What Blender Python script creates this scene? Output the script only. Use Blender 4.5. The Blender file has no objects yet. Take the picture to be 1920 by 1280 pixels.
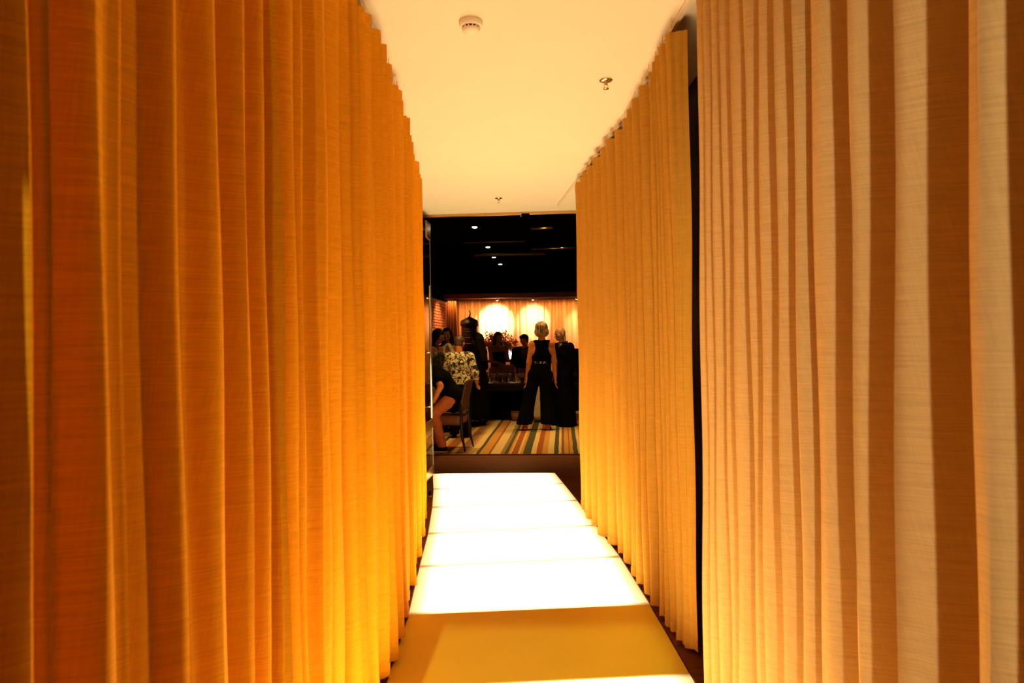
import bpy, bmesh, math, random
import numpy as np
from mathutils import Vector, Matrix

random.seed(7)
RNG = np.random.RandomState(11)
R = math.radians
SC = bpy.context.scene
COL = SC.collection

# ------------------------------------------------------------------ camera, world, exposure
EYE, FPX, ROLL = 1.45, 1280.0, R(0.9)
cam_data = bpy.data.cameras.new('camera')
cam_data.sensor_width = 36.0
cam_data.lens = 24.0
cam_data.clip_start = 0.02
cam_data.dof.use_dof = True
cam_data.dof.focus_distance = 7.5
cam_data.dof.aperture_fstop = 5.6
cam = bpy.data.objects.new('camera', cam_data)
COL.objects.link(cam)
cam.matrix_world = Matrix.Translation((0, 0, EYE)) @ Matrix.Rotation(R(90), 4, 'X') @ Matrix.Rotation(-ROLL, 4, 'Z')
SC.camera = cam

world = bpy.data.worlds.new('world')
SC.world = world
world.use_nodes = True
world.node_tree.nodes['Background'].inputs[0].default_value = (0.02, 0.012, 0.008, 1)
world.node_tree.nodes['Background'].inputs[1].default_value = 0.02

SC.view_settings.view_transform = 'Standard'
SC.view_settings.look = 'None'
SC.view_settings.gamma = 1.0
SC.view_settings.exposure = 0.74
SC.view_settings.use_curve_mapping = False
try:
    SC.cycles.max_bounces = 10
    SC.cycles.diffuse_bounces = 6
    SC.cycles.sample_clamp_indirect = 8.0
except Exception:
    pass

PANEL_COLOUR = (1.0, 0.65, 0.27)
PANEL_POWER = 6.0
SPOT_COLOUR = (1.0, 0.60, 0.20)


def lamp(name, kind, loc, energy, colour, target=None, size=0.05, spot=60, blend=0.6):
    d = bpy.data.lights.new(name, kind)
    d.energy = energy
    d.color = colour
    if kind in ('SPOT', 'POINT'):
        d.shadow_soft_size = size
    if kind == 'SPOT':
        d.spot_size = R(spot)
        d.spot_blend = blend
    o = bpy.data.objects.new(name, d)
    COL.objects.link(o)
    o.location = loc
    if target is not None:
        o.rotation_euler = (Vector(target) - Vector(loc)).to_track_quat('-Z', 'Y').to_euler()
    return o


def unroll(px, py):
    u, v = px - 960.0, 640.0 - py
    c, s = math.cos(ROLL), math.sin(ROLL)
    return (u * c + v * s, -u * s + v * c)


def P(px, py, d):
    "point seen at a pixel, at a given distance down the corridor"
    u, v = unroll(px, py)
    return Vector((u * d / FPX, d, EYE + v * d / FPX))


def G(px, py, z=0.0):
    "point of the plane at height z seen at a pixel"
    u, v = unroll(px, py)
    d = (z - EYE) * FPX / v
    return Vector((u * d / FPX, d, z))


# the far room is turned by a few degrees from the corridor
YAW = R(4.2)
RA = Vector((math.sin(YAW), math.cos(YAW), 0))
RR = Vector((math.cos(YAW), -math.sin(YAW), 0))


def FR(u, w, z=0.0):
    return Vector((0, 7.56, 0)) + RR * u + RA * w + Vector((0, 0, z))


# far-room key lights (the downlights of its black ceiling)
for (u_, w_, e_) in ((-0.85, 1.9, 42), (0.35, 2.0, 48), (-0.5, 3.2, 22), (0.6, 3.6, 30), (2.2, 2.6, 30)):
    lamp('downlight_beam', 'SPOT', FR(u_, w_, 3.0), e_ * 2.7, SPOT_COLOUR, FR(u_, w_ + 0.15, 0), 0.04, 78, 0.8)
lamp('track_beam', 'SPOT', P(932, 557, 14.45) + Vector((0, 0, -0.10)), 430, (1, .74, .48), P(930, 606, 15.25), 0.02, 62, 1.0)
lamp('track_beam', 'SPOT', P(999, 556, 14.45) + Vector((0, 0, -0.10)), 175, (1, .70, .42), P(1001, 606, 15.25), 0.02, 62, 1.0)
lamp('track_beam', 'SPOT', P(1081, 554, 14.45) + Vector((0, 0, -0.10)), 60, (1, .58, .28), P(1092, 632, 15.25), 0.02, 66, 1.0)
lamp('foyer_light', 'SPOT', (-0.58, -4.5, 1.9), 500, (1, .90, .72), (1.34, 1.4, 1.40), 0.10, 28, 0.8)
lamp('foyer_downlight', 'SPOT', (-0.75, -4.0, 4.4), 1000, (1, .86, .60), (-0.05, 2.9, 0.0), 0.025, 11, 0.3)
lamp('brick_beam', 'SPOT', FR(-1.50, 6.0, 2.42), 80, (1, .50, .18), FR(-1.95, 6.1, 1.5), 0.03, 100, 0.9)
# fill strip with no fixture, added behind the beam to brighten the far curtain
wash = lamp('added_curtain_wash', 'AREA', FR(0.6, 7.16, 2.36), 38, (1, .38, .09), FR(0.6, 7.75, 1.2))
wash.data.shape = 'RECTANGLE'
wash.data.size, wash.data.size_y = 5.2, 0.05
wash.data.spread = R(130)


# ------------------------------------------------------------------ materials
def new_mat(name):
    m = bpy.data.materials.new(name)
    m.use_nodes = True
    nt = m.node_tree
    return m, nt, nt.nodes['Principled BSDF'], nt.nodes['Material Output']


def mat(name, colour, rough=0.6, metal=0.0, vary=0.12, scale=25.0, bump=0.0, spec=0.4, **kw):
    m, nt, b, out = new_mat(name)
    tc = nt.nodes.new('ShaderNodeTexCoord')
    nz = nt.nodes.new('ShaderNodeTexNoise')
    nz.inputs['Scale'].default_value = scale
    nz.inputs['Detail'].default_value = 4
    if 'stretch' in kw:
        mp = nt.nodes.new('ShaderNodeMapping')
        mp.inputs['Scale'].default_value = kw['stretch']
        nt.links.new(tc.outputs['Object'], mp.inputs[0])
        nt.links.new(mp.outputs[0], nz.inputs['Vector'])
    else:
        nt.links.new(tc.outputs['Object'], nz.inputs['Vector'])
    rp = nt.nodes.new('ShaderNodeValToRGB')
    c = Vector(colour)
    rp.color_ramp.elements[0].position = 0.3
    rp.color_ramp.elements[1].position = 0.7
    rp.color_ramp.elements[0].color = (*(c * (1 - vary)), 1)
    rp.color_ramp.elements[1].color = (*[min(1, x) for x in c * (1 + vary)], 1)
    nt.links.new(nz.outputs[0], rp.inputs[0])
    nt.links.new(rp.outputs[0], b.inputs['Base Color'])
    b.inputs['Roughness'].default_value = rough
    b.inputs['Metallic'].default_value = metal
    b.inputs['Specular IOR Level'].default_value = spec
    if bump:
        bp = nt.nodes.new('ShaderNodeBump')
        bp.inputs['Strength'].default_value = bump
        bp.inputs['Distance'].default_value = 0.004
        nt.links.new(nz.outputs[0], bp.inputs['Height'])
        nt.links.new(bp.outputs[0], b.inputs['Normal'])
    return m


def fabric(name, colour, transl=0.25, tcol=None):
    "loosely woven linen: slubs run across the cloth"
    m, nt, b, out = new_mat(name)
    uv = nt.nodes.new('ShaderNodeUVMap')
    parts = []
    for sx, sy, det in ((6, 330, 3), (330, 7, 2), (22, 60, 4)):
        mp = nt.nodes.new('ShaderNodeMapping')
        mp.inputs['Scale'].default_value = (sx, sy, 1)
        nz = nt.nodes.new('ShaderNodeTexNoise')
        nz.inputs['Scale'].default_value = 1.0
        nz.inputs['Detail'].default_value = det
        nt.links.new(uv.outputs[0], mp.inputs[0])
        nt.links.new(mp.outputs[0], nz.inputs['Vector'])
        parts.append(nz)
    a = nt.nodes.new('ShaderNodeMath'); a.operation = 'MULTIPLY_ADD'
    a.inputs[1].default_value = 0.55
    nt.links.new(parts[0].outputs[0], a.inputs[0])
    s = nt.nodes.new('ShaderNodeMath'); s.operation = 'MULTIPLY'
    s.inputs[1].default_value = 0.25
    nt.links.new(parts[1].outputs[0], s.inputs[0])
    nt.links.new(s.outputs[0], a.inputs[2])
    a2 = nt.nodes.new('ShaderNodeMath'); a2.operation = 'MULTIPLY_ADD'
    a2.inputs[1].default_value = 0.2
    nt.links.new(parts[2].outputs[0], a2.inputs[0])
    nt.links.new(a.outputs[0], a2.inputs[2])
    rp = nt.nodes.new('ShaderNodeValToRGB')
    c = Vector(colour)
    rp.color_ramp.elements[0].position = 0.36
    rp.color_ramp.elements[1].position = 0.64
    rp.color_ramp.elements[0].color = (*(c * 0.84), 1)
    rp.color_ramp.elements[1].color = (*[min(1, x * 1.15) for x in c], 1)
    nt.links.new(a2.outputs[0], rp.inputs[0])
    nt.links.new(rp.outputs[0], b.inputs['Base Color'])
    b.inputs['Roughness'].default_value = 0.9
    b.inputs['Specular IOR Level'].default_value = 0.1
    bp = nt.nodes.new('ShaderNodeBump')
    bp.inputs['Strength'].default_value = 0.35
    bp.inputs['Distance'].default_value = 0.002
    nt.links.new(a2.outputs[0], bp.inputs['Height'])
    nt.links.new(bp.outputs[0], b.inputs['Normal'])
    tr = nt.nodes.new('ShaderNodeBsdfTranslucent')
    tr.inputs[0].default_value = (*(tcol or colour), 1)
    mx = nt.nodes.new('ShaderNodeMixShader')
    mx.inputs[0].default_value = transl
    nt.links.new(b.outputs[0], mx.inputs[1])
    nt.links.new(tr.outputs[0], mx.inputs[2])
    nt.links.new(mx.outputs[0], out.inputs[0])
    return m


def emitter(name, colour, power):
    m, nt, b, out = new_mat(name)
    b.inputs['Base Color'].default_value = (*colour, 1)
    b.inputs['Emission Color'].default_value = (*colour, 1)
    b.inputs['Emission Strength'].default_value = power
    return m


def glowing_acrylic(name, colour, power):
    "backlit acrylic: the lamps below sit away from the edges, which stay dimmer"
    m, nt, b, out = new_mat(name)
    uv = nt.nodes.new('ShaderNodeUVMap')
    sep = nt.nodes.new('ShaderNodeSeparateXYZ')
    nt.links.new(uv.outputs[0], sep.inputs[0])

    def edge(sock, lo, hi):
        d = nt.nodes.new('ShaderNodeMath'); d.operation = 'PINGPONG'
        d.inputs[1].default_value = 0.5
        nt.links.new(sock, d.inputs[0])
        r = nt.nodes.new('ShaderNodeMapRange')
        r.interpolation_type = 'SMOOTHSTEP'
        r.inputs[1].default_value = 0.0
        r.inputs[2].default_value = hi
        r.inputs[3].default_value = lo
        r.inputs[4].default_value = 1.0
        nt.links.new(d.outputs[0], r.inputs[0])
        return r.outputs[0]
    mu = nt.nodes.new('ShaderNodeMath'); mu.operation = 'MULTIPLY'
    nt.links.new(edge(sep.outputs[0], 0.10, 0.16), mu.inputs[0])
    nt.links.new(edge(sep.outputs[1], 0.20, 0.05), mu.inputs[1])
    m2 = nt.nodes.new('ShaderNodeMath'); m2.operation = 'MULTIPLY'
    m2.inputs[1].default_value = power
    nt.links.new(mu.outputs[0], m2.inputs[0])
    b.inputs['Base Color'].default_value = (0.62, 0.5, 0.32, 1)
    b.inputs['Roughness'].default_value = 0.3
    b.inputs['Emission Color'].default_value = (*colour, 1)
    nt.links.new(m2.outputs[0], b.inputs['Emission Strength'])
    return m


def wood(name, c0, c1, rough=0.45, scale=(2, 18, 18)):
    m, nt, b, out = new_mat(name)
    tc = nt.nodes.new('ShaderNodeTexCoord')
    mp = nt.nodes.new('ShaderNodeMapping')
    mp.inputs['Scale'].default_value = scale
    nz = nt.nodes.new('ShaderNodeTexNoise')
    nz.inputs['Scale'].default_value = 2.0
    nz.inputs['Detail'].default_value = 6
    nz.inputs['Distortion'].default_value = 0.6
    rp = nt.nodes.new('ShaderNodeValToRGB')
    rp.color_ramp.elements[0].position = 0.3
    rp.color_ramp.elements[1].position = 0.72
    rp.color_ramp.elements[0].color = (*c0, 1)
    rp.color_ramp.elements[1].color = (*c1, 1)
    nt.links.new(tc.outputs['Object'], mp.inputs[0])
    nt.links.new(mp.outputs[0], nz.inputs['Vector'])
    nt.links.new(nz.outputs[0], rp.inputs[0])
    nt.links.new(rp.outputs[0], b.inputs['Base Color'])
    b.inputs['Roughness'].default_value = rough
    b.inputs['Specular IOR Level'].default_value = 0.15
    return m


M = {}
M['ceiling'] = mat('ceiling_paint', (0.75, 0.73, 0.655), 0.85, vary=0.015, scale=3)
M['linen_amber'] = fabric('linen_amber', (0.75, 0.325, 0.008), 0.06, (0.60, 0.25, 0.006))
M['linen_pale'] = fabric('linen_pale', (0.50, 0.275, 0.036), 0.10, (0.5, 0.27, 0.035))
M['linen_sand'] = fabric('linen_sand', (0.62, 0.40, 0.14), 0.12, (0.6, 0.33, 0.06))
M['back_cloth'] = fabric('back_cloth', (0.66, 0.41, 0.23), 0.10)
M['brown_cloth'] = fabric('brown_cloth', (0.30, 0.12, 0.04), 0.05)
M['dark_wall'] = wood('dark_stained_wall', (0.010, 0.005, 0.003), (0.022, 0.011, 0.007), 0.6, (8, 8, 1))
M['black'] = mat('matt_black', (0.0015, 0.0012, 0.0012), 0.95, vary=0.2, spec=0.0)
M['floor_wood'] = wood('dark_floor_wood', (0.085, 0.024, 0.006), (0.165, 0.048, 0.012), 0.55, (1.2, 14, 14))
M['table_wood'] = wood('table_wood', (0.007, 0.003, 0.0015), (0.016, 0.006, 0.003), 0.55)
M['acrylic_on'] = glowing_acrylic('lit_acrylic', PANEL_COLOUR, PANEL_POWER)
M['acrylic_off'] = mat('unlit_acrylic', (0.70, 0.52, 0.025), 0.38, vary=0.02, scale=4, spec=0.4)
M['joint'] = mat('panel_joint', (0.75, 0.6, 0.35), 0.6, vary=0.05)
M['plastic'] = mat('white_plastic', (0.8, 0.77, 0.7), 0.5, vary=0.02)
M['dark_slot'] = mat('dark_slot', (0.06, 0.03, 0.015), 0.7)
M['chrome'] = mat('chrome', (0.72, 0.66, 0.55), 0.18, 1.0, vary=0.03)
M['brass'] = mat('brass', (0.62, 0.42, 0.16), 0.28, 1.0, vary=0.06)
M['steel'] = mat('brushed_steel', (0.55, 0.52, 0.46), 0.3, 1.0, vary=0.06)
M['track'] = mat('white_track', (0.7, 0.66, 0.56), 0.4, vary=0.02)
M['lamp_on'] = emitter('lamp_glow', (1, .8, .52), 14)
M['screen'] = emitter('screen_glow', (0.9, 0.95, 1.0), 2.6)
M['leather'] = mat('brown_leather', (0.20, 0.062, 0.018), 0.42, vary=0.2, scale=40, bump=0.2)
M['leather_dark'] = mat('dark_leather', (0.060, 0.020, 0.009), 0.5, vary=0.2, scale=40, bump=0.2)
M['dark_leg'] = mat('ebony_leg', (0.012, 0.007, 0.005), 0.4, vary=0.2)
M['brick'] = mat('red_brick', (0.34, 0.095, 0.030), 0.9, vary=0.35, scale=9, bump=0.3)
M['mortar'] = mat('mortar', (0.15, 0.055, 0.022), 0.95, vary=0.2)
M['beam'] = wood('red_brown_beam', (0.11, 0.032, 0.010), (0.19, 0.055, 0.018), 0.5, (2, 20, 20))
M['skin'] = mat('skin_warm', (0.66, 0.215, 0.048), 0.6, spec=.15, vary=0.06, scale=18)
M['skin_pale'] = mat('skin_pale', (0.50, 0.25, 0.12), 0.45, vary=0.06, scale=18)
M['skin_tan'] = mat('skin_tan', (0.22, 0.08, 0.032), 0.5, vary=0.06, scale=18)
M['black_cloth'] = mat('black_cloth', (0.0028, 0.0025, 0.0028), 0.9, vary=0.3, scale=60, spec=0.04)
M['navy_cloth'] = mat('charcoal_cloth', (0.004, 0.004, 0.005), 0.85, vary=0.3, scale=60, spec=0.06)
M['cream_cloth'] = mat('cream_cloth', (0.66, 0.52, 0.30), 0.8, vary=0.12, scale=30)
M['salmon_cloth'] = mat('salmon_cotton', (0.56, 0.135, 0.036), 0.85, vary=0.14, scale=22, bump=0.3)
M['hair_dark'] = mat('dark_hair', (0.006, 0.003, 0.002), 0.6, spec=.15, vary=0.5, scale=60, stretch=(1, 1, .12))
M['hair_brown'] = mat('brown_hair', (0.075, 0.036, 0.016), 0.5, vary=0.4, scale=60)
M['hair_blond'] = None
M['lips'] = mat('lips', (0.30, 0.07, 0.045), 0.4, vary=0.05)
M['eye'] = mat('eye_dark', (0.02, 0.012, 0.01), 0.25, vary=0.1)
M['rubber'] = mat('white_rubber', (0.66, 0.58, 0.45), 0.7, vary=0.05)
M['gold_bead'] = mat('gold_bead', (0.75, 0.5, 0.18), 0.25, 1.0, vary=0.1)
M['china'] = mat('white_china', (0.75, 0.7, 0.6), 0.25, vary=0.03)
M['stem'] = mat('dark_twig', (0.05, 0.022, 0.012), 0.7, vary=0.3)
M['petal'] = mat('rust_petal', (0.55, 0.125, 0.025), 0.7, vary=0.45, scale=14)
M['petal_dark'] = mat('maroon_leaf', (0.10, 0.022, 0.012), 0.7, vary=0.4, scale=14)
M['urn'] = mat('dark_bronze', (0.014, 0.005, 0.002), 0.45, 0.0, vary=0.3, scale=12)
M['box'] = mat('brown_box', (0.22, 0.10, 0.035), 0.7, vary=0.2)


def glass_mat(name, tint=(1, 1, 1), rough=0.02):
    m, nt, b, out = new_mat(name)
    b.inputs['Base Color'].default_value = (*tint, 1)
    b.inputs['Roughness'].default_value = rough
    b.inputs['Transmission Weight'].default_value = 1.0
    b.inputs['IOR'].default_value = 1.45
    nz = nt.nodes.new('ShaderNodeTexNoise')
    nz.inputs['Scale'].default_value = 3
    rg = nt.nodes.new('ShaderNodeMapRange')
    rg.inputs[3].default_value = rough
    rg.inputs[4].default_value = rough + 0.02
    nt.links.new(nz.outputs[0], rg.inputs[0])
    nt.links.new(rg.outputs[0], b.inputs['Roughness'])
    return m


M['glass'] = glass_mat('clear_glass')
M['door_glass'] = glass_mat('door_glass', (0.93, 0.95, 0.90))


def streak_hair():
    m, nt, b, out = new_mat('streaked_blond_hair')
    tc = nt.nodes.new('ShaderNodeTexCoord')
    mp = nt.nodes.new('ShaderNodeMapping')
    mp.inputs['Scale'].default_value = (70, 50, 7)
    nz = nt.nodes.new('ShaderNodeTexNoise')
    nz.inputs['Scale'].default_value = 1.0
    nz.inputs['Detail'].default_value = 3
    nz.inputs['Distortion'].default_value = 1.2
    rp = nt.nodes.new('ShaderNodeValToRGB')
    e = rp.color_ramp.elements
    e[0].position, e[0].color = 0.40, (0.07, 0.025, 0.008, 1)
    e[1].position, e[1].color = 0.62, (0.72, 0.42, 0.15, 1)
    nt.links.new(tc.outputs['Object'], mp.inputs[0])
    nt.links.new(mp.outputs[0], nz.inputs['Vector'])
    nt.links.new(nz.outputs[0], rp.inputs[0])
    nt.links.new(rp.outputs[0], b.inputs['Base Color'])
    b.inputs['Roughness'].default_value = 0.45
    bp = nt.nodes.new('ShaderNodeBump')
    bp.inputs['Distance'].default_value = 0.006
    nt.links.new(nz.outputs[0], bp.inputs['Height'])
    nt.links.new(bp.outputs[0], b.inputs['Normal'])
    return m


M['hair_blond'] = streak_hair()


def floral():
    "cream cotton with a bold black print"
    m, nt, b, out = new_mat('black_and_cream_print')
    tc = nt.nodes.new('ShaderNodeTexCoord')
    n1 = nt.nodes.new('ShaderNodeTexNoise')
    n1.inputs['Scale'].default_value = 8.5
    n1.inputs['Detail'].default_value = 1.5
    n1.inputs['Distortion'].default_value = 1.6
    v = nt.nodes.new('ShaderNodeTexVoronoi')
    v.feature = 'DISTANCE_TO_EDGE'
    v.inputs['Scale'].default_value = 15
    nt.links.new(tc.outputs['Object'], n1.inputs['Vector'])
    mixv = nt.nodes.new('ShaderNodeMixRGB')
    mixv.inputs[0].default_value = 0.12
    nt.links.new(tc.outputs['Object'], mixv.inputs[1])
    nt.links.new(n1.outputs['Color'], mixv.inputs[2])
    nt.links.new(mixv.outputs[0], v.inputs['Vector'])
    g1 = nt.nodes.new('ShaderNodeMath'); g1.operation = 'GREATER_THAN'; g1.inputs[1].default_value = 0.565
    g2 = nt.nodes.new('ShaderNodeMath'); g2.operation = 'LESS_THAN'; g2.inputs[1].default_value = 0.055
    nt.links.new(n1.outputs[0], g1.inputs[0])
    nt.links.new(v.outputs['Distance'], g2.inputs[0])
    mx = nt.nodes.new('ShaderNodeMath'); mx.operation = 'MAXIMUM'
    nt.links.new(g1.outputs[0], mx.inputs[0])
    nt.links.new(g2.outputs[0], mx.inputs[1])
    rp = nt.nodes.new('ShaderNodeValToRGB')
    rp.color_ramp.elements[0].color = (0.72, 0.60, 0.30, 1)
    rp.color_ramp.elements[1].color = (0.008, 0.007, 0.006, 1)
    nt.links.new(mx.outputs[0], rp.inputs[0])
    nt.links.new(rp.outputs[0], b.inputs['Base Color'])
    b.inputs['Roughness'].default_value = 0.8
    return m


M['print'] = floral()


def sequins():
    m, nt, b, out = new_mat('black_sequins')
    v = nt.nodes.new('ShaderNodeTexVoronoi')
    v.inputs['Scale'].default_value = 70
    tc = nt.nodes.new('ShaderNodeTexCoord')
    nt.links.new(tc.outputs['Object'], v.inputs['Vector'])
    rp = nt.nodes.new('ShaderNodeValToRGB')
    rp.color_ramp.interpolation = 'CONSTANT'
    rp.color_ramp.elements[0].color = (0.01, 0.009, 0.01, 1)
    rp.color_ramp.elements[1].position = 0.8
    rp.color_ramp.elements[1].color = (0.22, 0.14, 0.06, 1)
    nt.links.new(v.outputs['Color'], rp.inputs[0])
    nt.links.new(rp.outputs[0], b.inputs['Base Color'])
    b.inputs['Roughness'].default_value = 0.35
    return m


M['sequin'] = sequins()

# ------------------------------------------------------------------ object helpers


def link(o, parent=None):
    COL.objects.link(o)
    if parent is not None:
        o.parent = parent
    return o


def tag(o, label=None, cat=None, group=None, kind=None):
    if label: o['label'] = label
    if cat: o['category'] = cat
    if group: o['group'] = group
    if kind: o['kind'] = kind
    return o


def thing(name, label, cat, loc=(0, 0, 0), rz=0.0, group=None):
    o = link(bpy.data.objects.new(name, None))
    o.empty_display_size = 0.1
    o.location = loc
    o.rotation_euler = (0, 0, rz)
    return tag(o, label, cat, group)


def obj(name, bm, m, parent=None, smooth=False):
    me = bpy.data.meshes.new(name)
    bmesh.ops.recalc_face_normals(bm, faces=bm.faces[:])
    bm.to_mesh(me)
    bm.free()
    me.materials.append(m)
    if smooth:
        me.polygons.foreach_set('use_smooth', [True] * len(me.polygons))
    return link(bpy.data.objects.new(name, me), parent)


def mesh_obj(name, verts, faces, m, parent=None, smooth=True, uvs=None):
    me = bpy.data.meshes.new(name)
    me.from_pydata([tuple(v) for v in verts], [], [tuple(int(i) for i in f) for f in faces])
    if uvs is not None:
        lay = me.uv_layers.new(name='UVMap')
        li = np.zeros(len(me.loops), dtype=np.int32)
        me.loops.foreach_get('vertex_index', li)
        lay.data.foreach_set('uv', np.asarray(uvs, dtype=np.float32)[li].ravel())
    me.materials.append(m)
    if smooth:
        me.polygons.foreach_set('use_smooth', [True] * len(me.polygons))
    me.update()
    return link(bpy.data.objects.new(name, me), parent)


def add_box(bm, lo, hi, mtx=None, bevel=0.0):
    r = bmesh.ops.create_cube(bm, size=1.0)
    vs = r['verts']
    lo, hi = Vector(lo), Vector(hi)
    for v in vs:
        v.co = Vector([lo[i] + (v.co[i] + 0.5) * (hi[i] - lo[i]) for i in range(3)])
    if bevel > 0:
        es = list({e for v in vs for e in v.link_edges})
        rb = bmesh.ops.bevel(bm, geom=es, offset=bevel, segments=2, affect='EDGES', profile=0.6)
        vs = list({v for f in rb['faces'] for v in f.verts} | {v for v in vs if v.is_valid})
    if mtx is not None:
        for v in vs:
            if v.is_valid:
                v.co = mtx @ v.co
    return vs


def box(name, lo, hi, m, parent=None, mtx=None, bevel=0.0):
    bm = bmesh.new()
    add_box(bm, lo, hi, mtx, bevel)
    return obj(name, bm, m, parent)


def prism(bm, pts, z0, z1):
    a = [bm.verts.new((p[0], p[1], z0)) for p in pts]
    b = [bm.verts.new((p[0], p[1], z1)) for p in pts]
    bm.faces.new(a[::-1])
    bm.faces.new(b)
    n = len(pts)
    for i in range(n):
        bm.faces.new((a[i], a[(i + 1) % n], b[(i + 1) % n], b[i]))


def add_tube(bm, pts, radii, seg=8, cap=True):
    pts = [Vector(p) for p in pts]
    if not hasattr(radii, '__len__'):
        radii = [radii] * len(pts)
    rings = []
    for i, p in enumerate(pts):
        t = (pts[min(i + 1, len(pts) - 1)] - pts[max(i - 1, 0)]).normalized()
        a = Vector((1, 0, 0)) if abs(t.x) < 0.8 else Vector((0, 1, 0))
        e1 = t.cross(a).normalized()
        e2 = t.cross(e1).normalized()
        rings.append([bm.verts.new(p + (e1 * math.cos(k * 2 * math.pi / seg) + e2 * math.sin(k * 2 * math.pi / seg)) * radii[i]) for k in range(seg)])
    for a, b in zip(rings, rings[1:]):
        for k in range(seg):
            bm.faces.new((a[k], a[(k + 1) % seg], b[(k + 1) % seg], b[k]))
    if cap:
        bm.faces.new(rings[0][::-1])
        bm.faces.new(rings[-1])


def add_lathe(bm, prof, seg=20, at=(0, 0, 0), cap=True):
    rings = [[bm.verts.new((at[0] + r * math.cos(2 * math.pi * k / seg), at[1] + r * math.sin(2 * math.pi * k / seg), at[2] + z)) for k in range(seg)] for r, z in prof]
    for a, b in zip(rings, rings[1:]):
        for k in range(seg):
            bm.faces.new((a[k], a[(k + 1) % seg], b[(k + 1) % seg], b[k]))
    if cap:
        bm.faces.new(rings[0][::-1])
        bm.faces.new(rings[-1])


def lathe(name, prof, m, parent=None, seg=20, at=(0, 0, 0), smooth=True):
    bm = bmesh.new()
    add_lathe(bm, prof, seg, at)
    return obj(name, bm, m, parent, smooth)


def tube(name, pts, radii, m, parent=None, seg=8):
    bm = bmesh.new()
    add_tube(bm, pts, radii, seg)
    return obj(name, bm, m, parent, True)


def dup(root, loc, rz=None, label=None):
    r = root.copy()
    COL.objects.link(r)
    r.location = loc
    if rz is not None:
        r.rotation_euler = (0, 0, rz)
    if label:
        r['label'] = label
    for ch in list(root.children):
        c = ch.copy(); COL.objects.link(c); c.parent = r
        for g in list(ch.children):
            d = g.copy(); COL.objects.link(d); d.parent = c
    return r


def struct(o):
    o['kind'] = 'structure'
    return o


def wall_between(name, a, b, z0, z1, th, m):
    "upright slab from a to b (xy), thickness to the left of the run"
    a, b = Vector(a).to_2d(), Vector(b).to_2d()
    d = (b - a).normalized()
    n = Vector((-d.y, d.x)) * th
    bm = bmesh.new()
    prism(bm, [a, b, b + n, a + n], z0, z1)
    return obj(name, bm, m)


# ------------------------------------------------------------------ corridor shell
CEIL = 2.87
FLOOR_END = 16.5
bm = bmesh.new()
prism(bm, [(-6, -6), (6, -6), (6, FLOOR_END), (-6, FLOOR_END)], -0.2, -0.03)
struct(obj('floor', bm, M['floor_wood']))
eL, eR = FR(-1.32, 0.0), FR(1.06, 0.0)
bm = bmesh.new()
prism(bm, [(-1.36, -1.4), (1.06, -1.4), (eR.x, eR.y), (eL.x, eL.y)], CEIL, CEIL + 0.09)
struct(obj('ceiling', bm, M['ceiling']))
struct(wall_between('wall_left', (-1.30, -1.4), (-1.30, 7.6), -0.03, CEIL, 0.08, M['dark_wall']))
struct(wall_between('wall_right', (1.02, 7.45), (1.02, -1.4), -0.03, CEIL, 0.08, M['dark_wall']))
struct(wall_between('wall_back', (3.0, -5.6), (-3.0, -5.6), -0.03, 5.0, 0.08, M['dark_wall']))

# ------------------------------------------------------------------ glowing walkway: panels laid between two edges
seamL = [(-.55, -1.95), (-.55, -1.15), (-.55, -0.35), (-.55, 0.45), (-.55, 1.25), (-.555, 2.05), (-.56, 2.87), (-.576, 3.65), (-.622, 4.43), (-.66, 5.19), (-.725, 6.02), (-.80, 6.77), (-.90, 7.57)]
seamR = [(.76, -1.9), (.76, -1.1), (.76, -0.3), (.76, 0.5), (.76, 1.32), (.755, 2.14), (.748, 2.96), (.732, 3.74), (.70, 4.57), (.635, 5.35), (.568, 6.20), (.50, 6.95), (.446, 7.51)]
LIT = [False, False, False, False, True, True, False, True, True, True, True, True]
walk = thing('light_walkway', 'walkway of glowing white floor panels between the two curtain rows', 'walkway')
GAP = 0.0025
for i in range(len(seamL) - 1):
    a, b = Vector(seamL[i]), Vector(seamR[i])
    d, c = Vector(seamL[i + 1]), Vector(seamR[i + 1])
    da, db = (d - a).normalized() * GAP, (c - b).normalized() * GAP
    quad = [a + da, b + db, c - db, d - da]
    bev = 0.004
    ctr = sum(quad, Vector((0, 0))) / 4
    inner = [q + (ctr - q).normalized() * bev for q in quad]
    V = [(q.x, q.y, -0.028) for q in quad] + [(q.x, q.y, -0.003) for q in quad] + [(q.x, q.y, 0.0) for q in inner]
    Fc = [(3, 2, 1, 0)] + [(k, (k + 1) % 4, 4 + (k + 1) % 4, 4 + k) for k in range(4)] + [(4 + k, 4 + (k + 1) % 4, 8 + (k + 1) % 4, 8 + k) for k in range(4)] + [(8, 9, 10, 11)]
    uv = [(0, 0), (1, 0), (1, 1), (0, 1)] * 3
    o = mesh_obj('panel', V, Fc, M['acrylic_on'] if LIT[i] else M['acrylic_off'], walk, False, uv)
    if not LIT[i]:
        o['label'] = 'unlit tan panel'
    bm = bmesh.new()
    prism(bm, [a - da * 0.9, b - db * 0.9, b + db * 0.9, a + da * 0.9], -0.028, -0.006)
    obj('joint_strip', bm, M['joint'], walk)

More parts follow.
